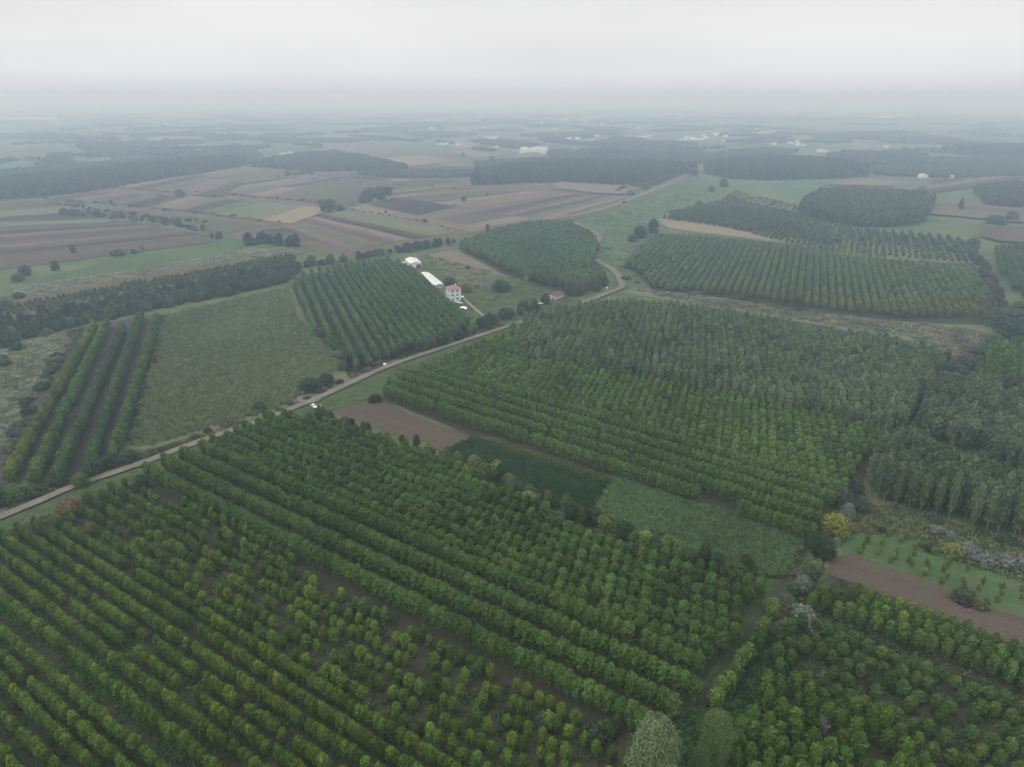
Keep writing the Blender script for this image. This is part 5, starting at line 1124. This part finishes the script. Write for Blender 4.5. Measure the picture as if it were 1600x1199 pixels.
for px, py, rz, lab in ((601.5, 573.5, .4, 'small white box half hidden on the bank above the road'), (948.5, 451.5, 1.1, 'small white box under the trees by the road bend')):
    x, y = G(px, py); q = tag(empty('white_box', (x, y, 1.0 if px < 700 else .2), rz), lab, 'box')
    m = MB(); m.box(-.8, .8, -.6, .6, 0, 1.0); m.build('body', CARW, q); m = MB(); m.box(-.88, .88, -.68, .68, 1.003, 1.12); m.build('lid', TRIM, q)

# far buildings
def far_house(px, py, w, l, h, rise, rz, wallm, roofm, label, name, cat='house', group=None, wins=True):
    x, y = G(px, py); r = empty(name, (x, y, 0), rz); tag(r, label, cat, group)
    m = MB(); m.box(-w/2, w/2, -l/2, l/2, 0, h); gable_ends(m, -w/2, w/2, -l/2, l/2, h, rise); m.build('wall', wallm, r)
    m = MB(); gable(m, -w/2, w/2, -l/2, l/2, h + .02, rise, .5, .25); m.build('roof', roofm, r)
    if wins:
        for k in (-1, 1): window(r, k * w * .22, -l/2, h * .45, 1.3, 1.3)
    return r
fx = [(832, 238, 66, 22, 8, 'widest white hall of the far white works before the village', R(4)), (843, 236, 46, 20, 10, 'right rear white hall of the far white works', R(4)), (820, 235, 24, 18, 8, 'left rear white hall of the far white works', R(4)), (848, 240, 16, 14, 10, 'small white block at the right end of the far white works', R(4)), (815, 240, 12, 10, 6, 'small white shed left of the far white works', R(4))]
for px, py, w, l, h, lab, rz in fx: far_house(px, py, w, l, h, 1.5, rz, WALLW, ROOFW, lab, 'white_hall', 'hall', None, False)
far_house(55, 187, 270, 60, 12, 4, R(-6), WALLW, ROOFW, 'very long pale warehouse in the haze at the upper left', 'long_warehouse', 'warehouse', None, False)
far_house(10, 187, 120, 50, 9, 3, R(-6), WALLW, ROOFW, 'smaller pale warehouse left of the very long one', 'long_warehouse', 'warehouse', None, False)
for px, py, w, lab in ((1385, 184, 90, 'left pale roof of the hazy pair above the right-hand woods'), (1410, 183, 80, 'right pale roof of the hazy pair above the right-hand woods'), (1530, 168, 330, 'longest pale roof on the right near the hazy horizon'), (1590, 167, 260, 'pale roof at the right edge near the hazy horizon')):
    far_house(px, py, w, 40, 12, 3, 0, WALLW, ROOFW, lab, 'pale_warehouse', 'warehouse', None, False)
FARM = [(1405, 273, 22, WALLW, ROOFW, 'left white shed of the lone farm right of the far woods'), (1415, 274, 12, WALLW, TILE, 'red-tiled house of the lone farm right of the far woods'), (1421, 274, 12, WALLW, ROOFW, 'small white shed beside the red-tiled farm house'), (1442, 278, 16, WALLW, ROOFW, 'white house on the right of the lone farm'), (1450, 276, 10, CREAM, TILE, 'orange-roofed hut behind the right white farm house'), (1486, 279, 10, WALLW, ROOFW, 'tiny white hut far right of the lone farm'),
        (445, 242, 26, CREAM, TILE, 'long low farmhouse left of the far tan fields'), (453, 241, 14, WALLW, ROOFW, 'bright white shed at the far left farm'), (770, 217, 24, WALLW, ROOFW, 'bright white house above the left village'), (772, 234, 12, WALLW, ROOFW, 'lower of two white sheds at the village edge'), (776, 231, 12, WALLW, ROOFW, 'upper of two white sheds at the village edge'), (690, 227, 22, CREAM, ROOFW, 'pale long shed at the left village edge'), (700, 226, 18, WALLW, ROOFW, 'second pale shed at the left village edge'), (716, 227, 16, WALLW, TILE, 'pale house right of the sheds at the left village edge'),
        (308, 219, 14, WALLW, ROOFW, 'lone white hut far left in the haze'), (260, 195, 30, WALLW, ROOFW, 'pale hazy roof far left above the woods'), (1286, 238, 34, CREAM, ROOFW, 'cream long barn above the flat-topped wood'), (1255, 228, 20, CREAM, TILE, 'orange-roofed house above the flat-topped wood'), (1385, 231, 16, WALLW, ROOFW, 'white hut right of the village on the plain')]
for px, py, w, wm, rm, lab in FARM: far_house(px, py, w, max(9, w * .5), 5, 2.2, rnd.uniform(-.3, .3), wm, rm, lab, 'farm_building', 'farm building', None, w < 18)
vr = random.Random(5)
for (x0, x1, y0, y1, n, where) in ((980, 1018, 213, 219, 9, 'middle village'), (1055, 1135, 208, 222, 13, 'village left of the right-hand houses'), (1175, 1215, 200, 211, 9, 'upper right village'), (1207, 1250, 213, 232, 9, 'lower right village'), (880, 945, 214, 226, 13, 'village behind the white works'), (660, 800, 190, 226, 16, 'hazy left village'), (470, 500, 219, 225, 5, 'far left hamlet'), (810, 1000, 185, 205, 8, 'farthest hazy village')):
    for i in range(n):
        px, py = vr.uniform(x0, x1), vr.uniform(y0, y1); w = vr.uniform(12, 21) * (1 + (222 - py) * .012)
        red = vr.random() < .45
        far_house(px, py, w, w * vr.uniform(.7, 1.3), vr.uniform(4, 8), vr.uniform(1.5, 2.8), vr.uniform(-.7, .7), WALLW if vr.random() < .7 else CREAM, TILE if red else ROOFW,
                  '%s house of the %s' % ('small red-roofed' if red else 'small pale-roofed', where), 'village_house', 'house', 'houses of the ' + where, False)

# ------------------------------------------------------------------ haze
m, t = new_mat('haze_air')
pv = t.nodes.new('ShaderNodeVolumePrincipled'); pv.inputs['Color'].default_value = (.63, .80, 1.0, 1); pv.inputs['Density'].default_value = .00046
pv.inputs['Anisotropy'].default_value = .68; pv.inputs['Absorption Color'].default_value = (.86, .89, 1, 1)
o = t.nodes.new('ShaderNodeOutputMaterial'); t.links.new(pv.outputs[0], o.inputs['Volume'])
mb = MB(); mb.box(-16000, 16000, -800, 16000, -1.0, 162.0); hz = mb.build('haze', m)
tag(hz, 'thin blue-grey haze lying over the whole plain', 'haze', None, 'stuff')
print('TREES', CNT[0], CNT[1:], 'objects', len(bpy.data.objects))
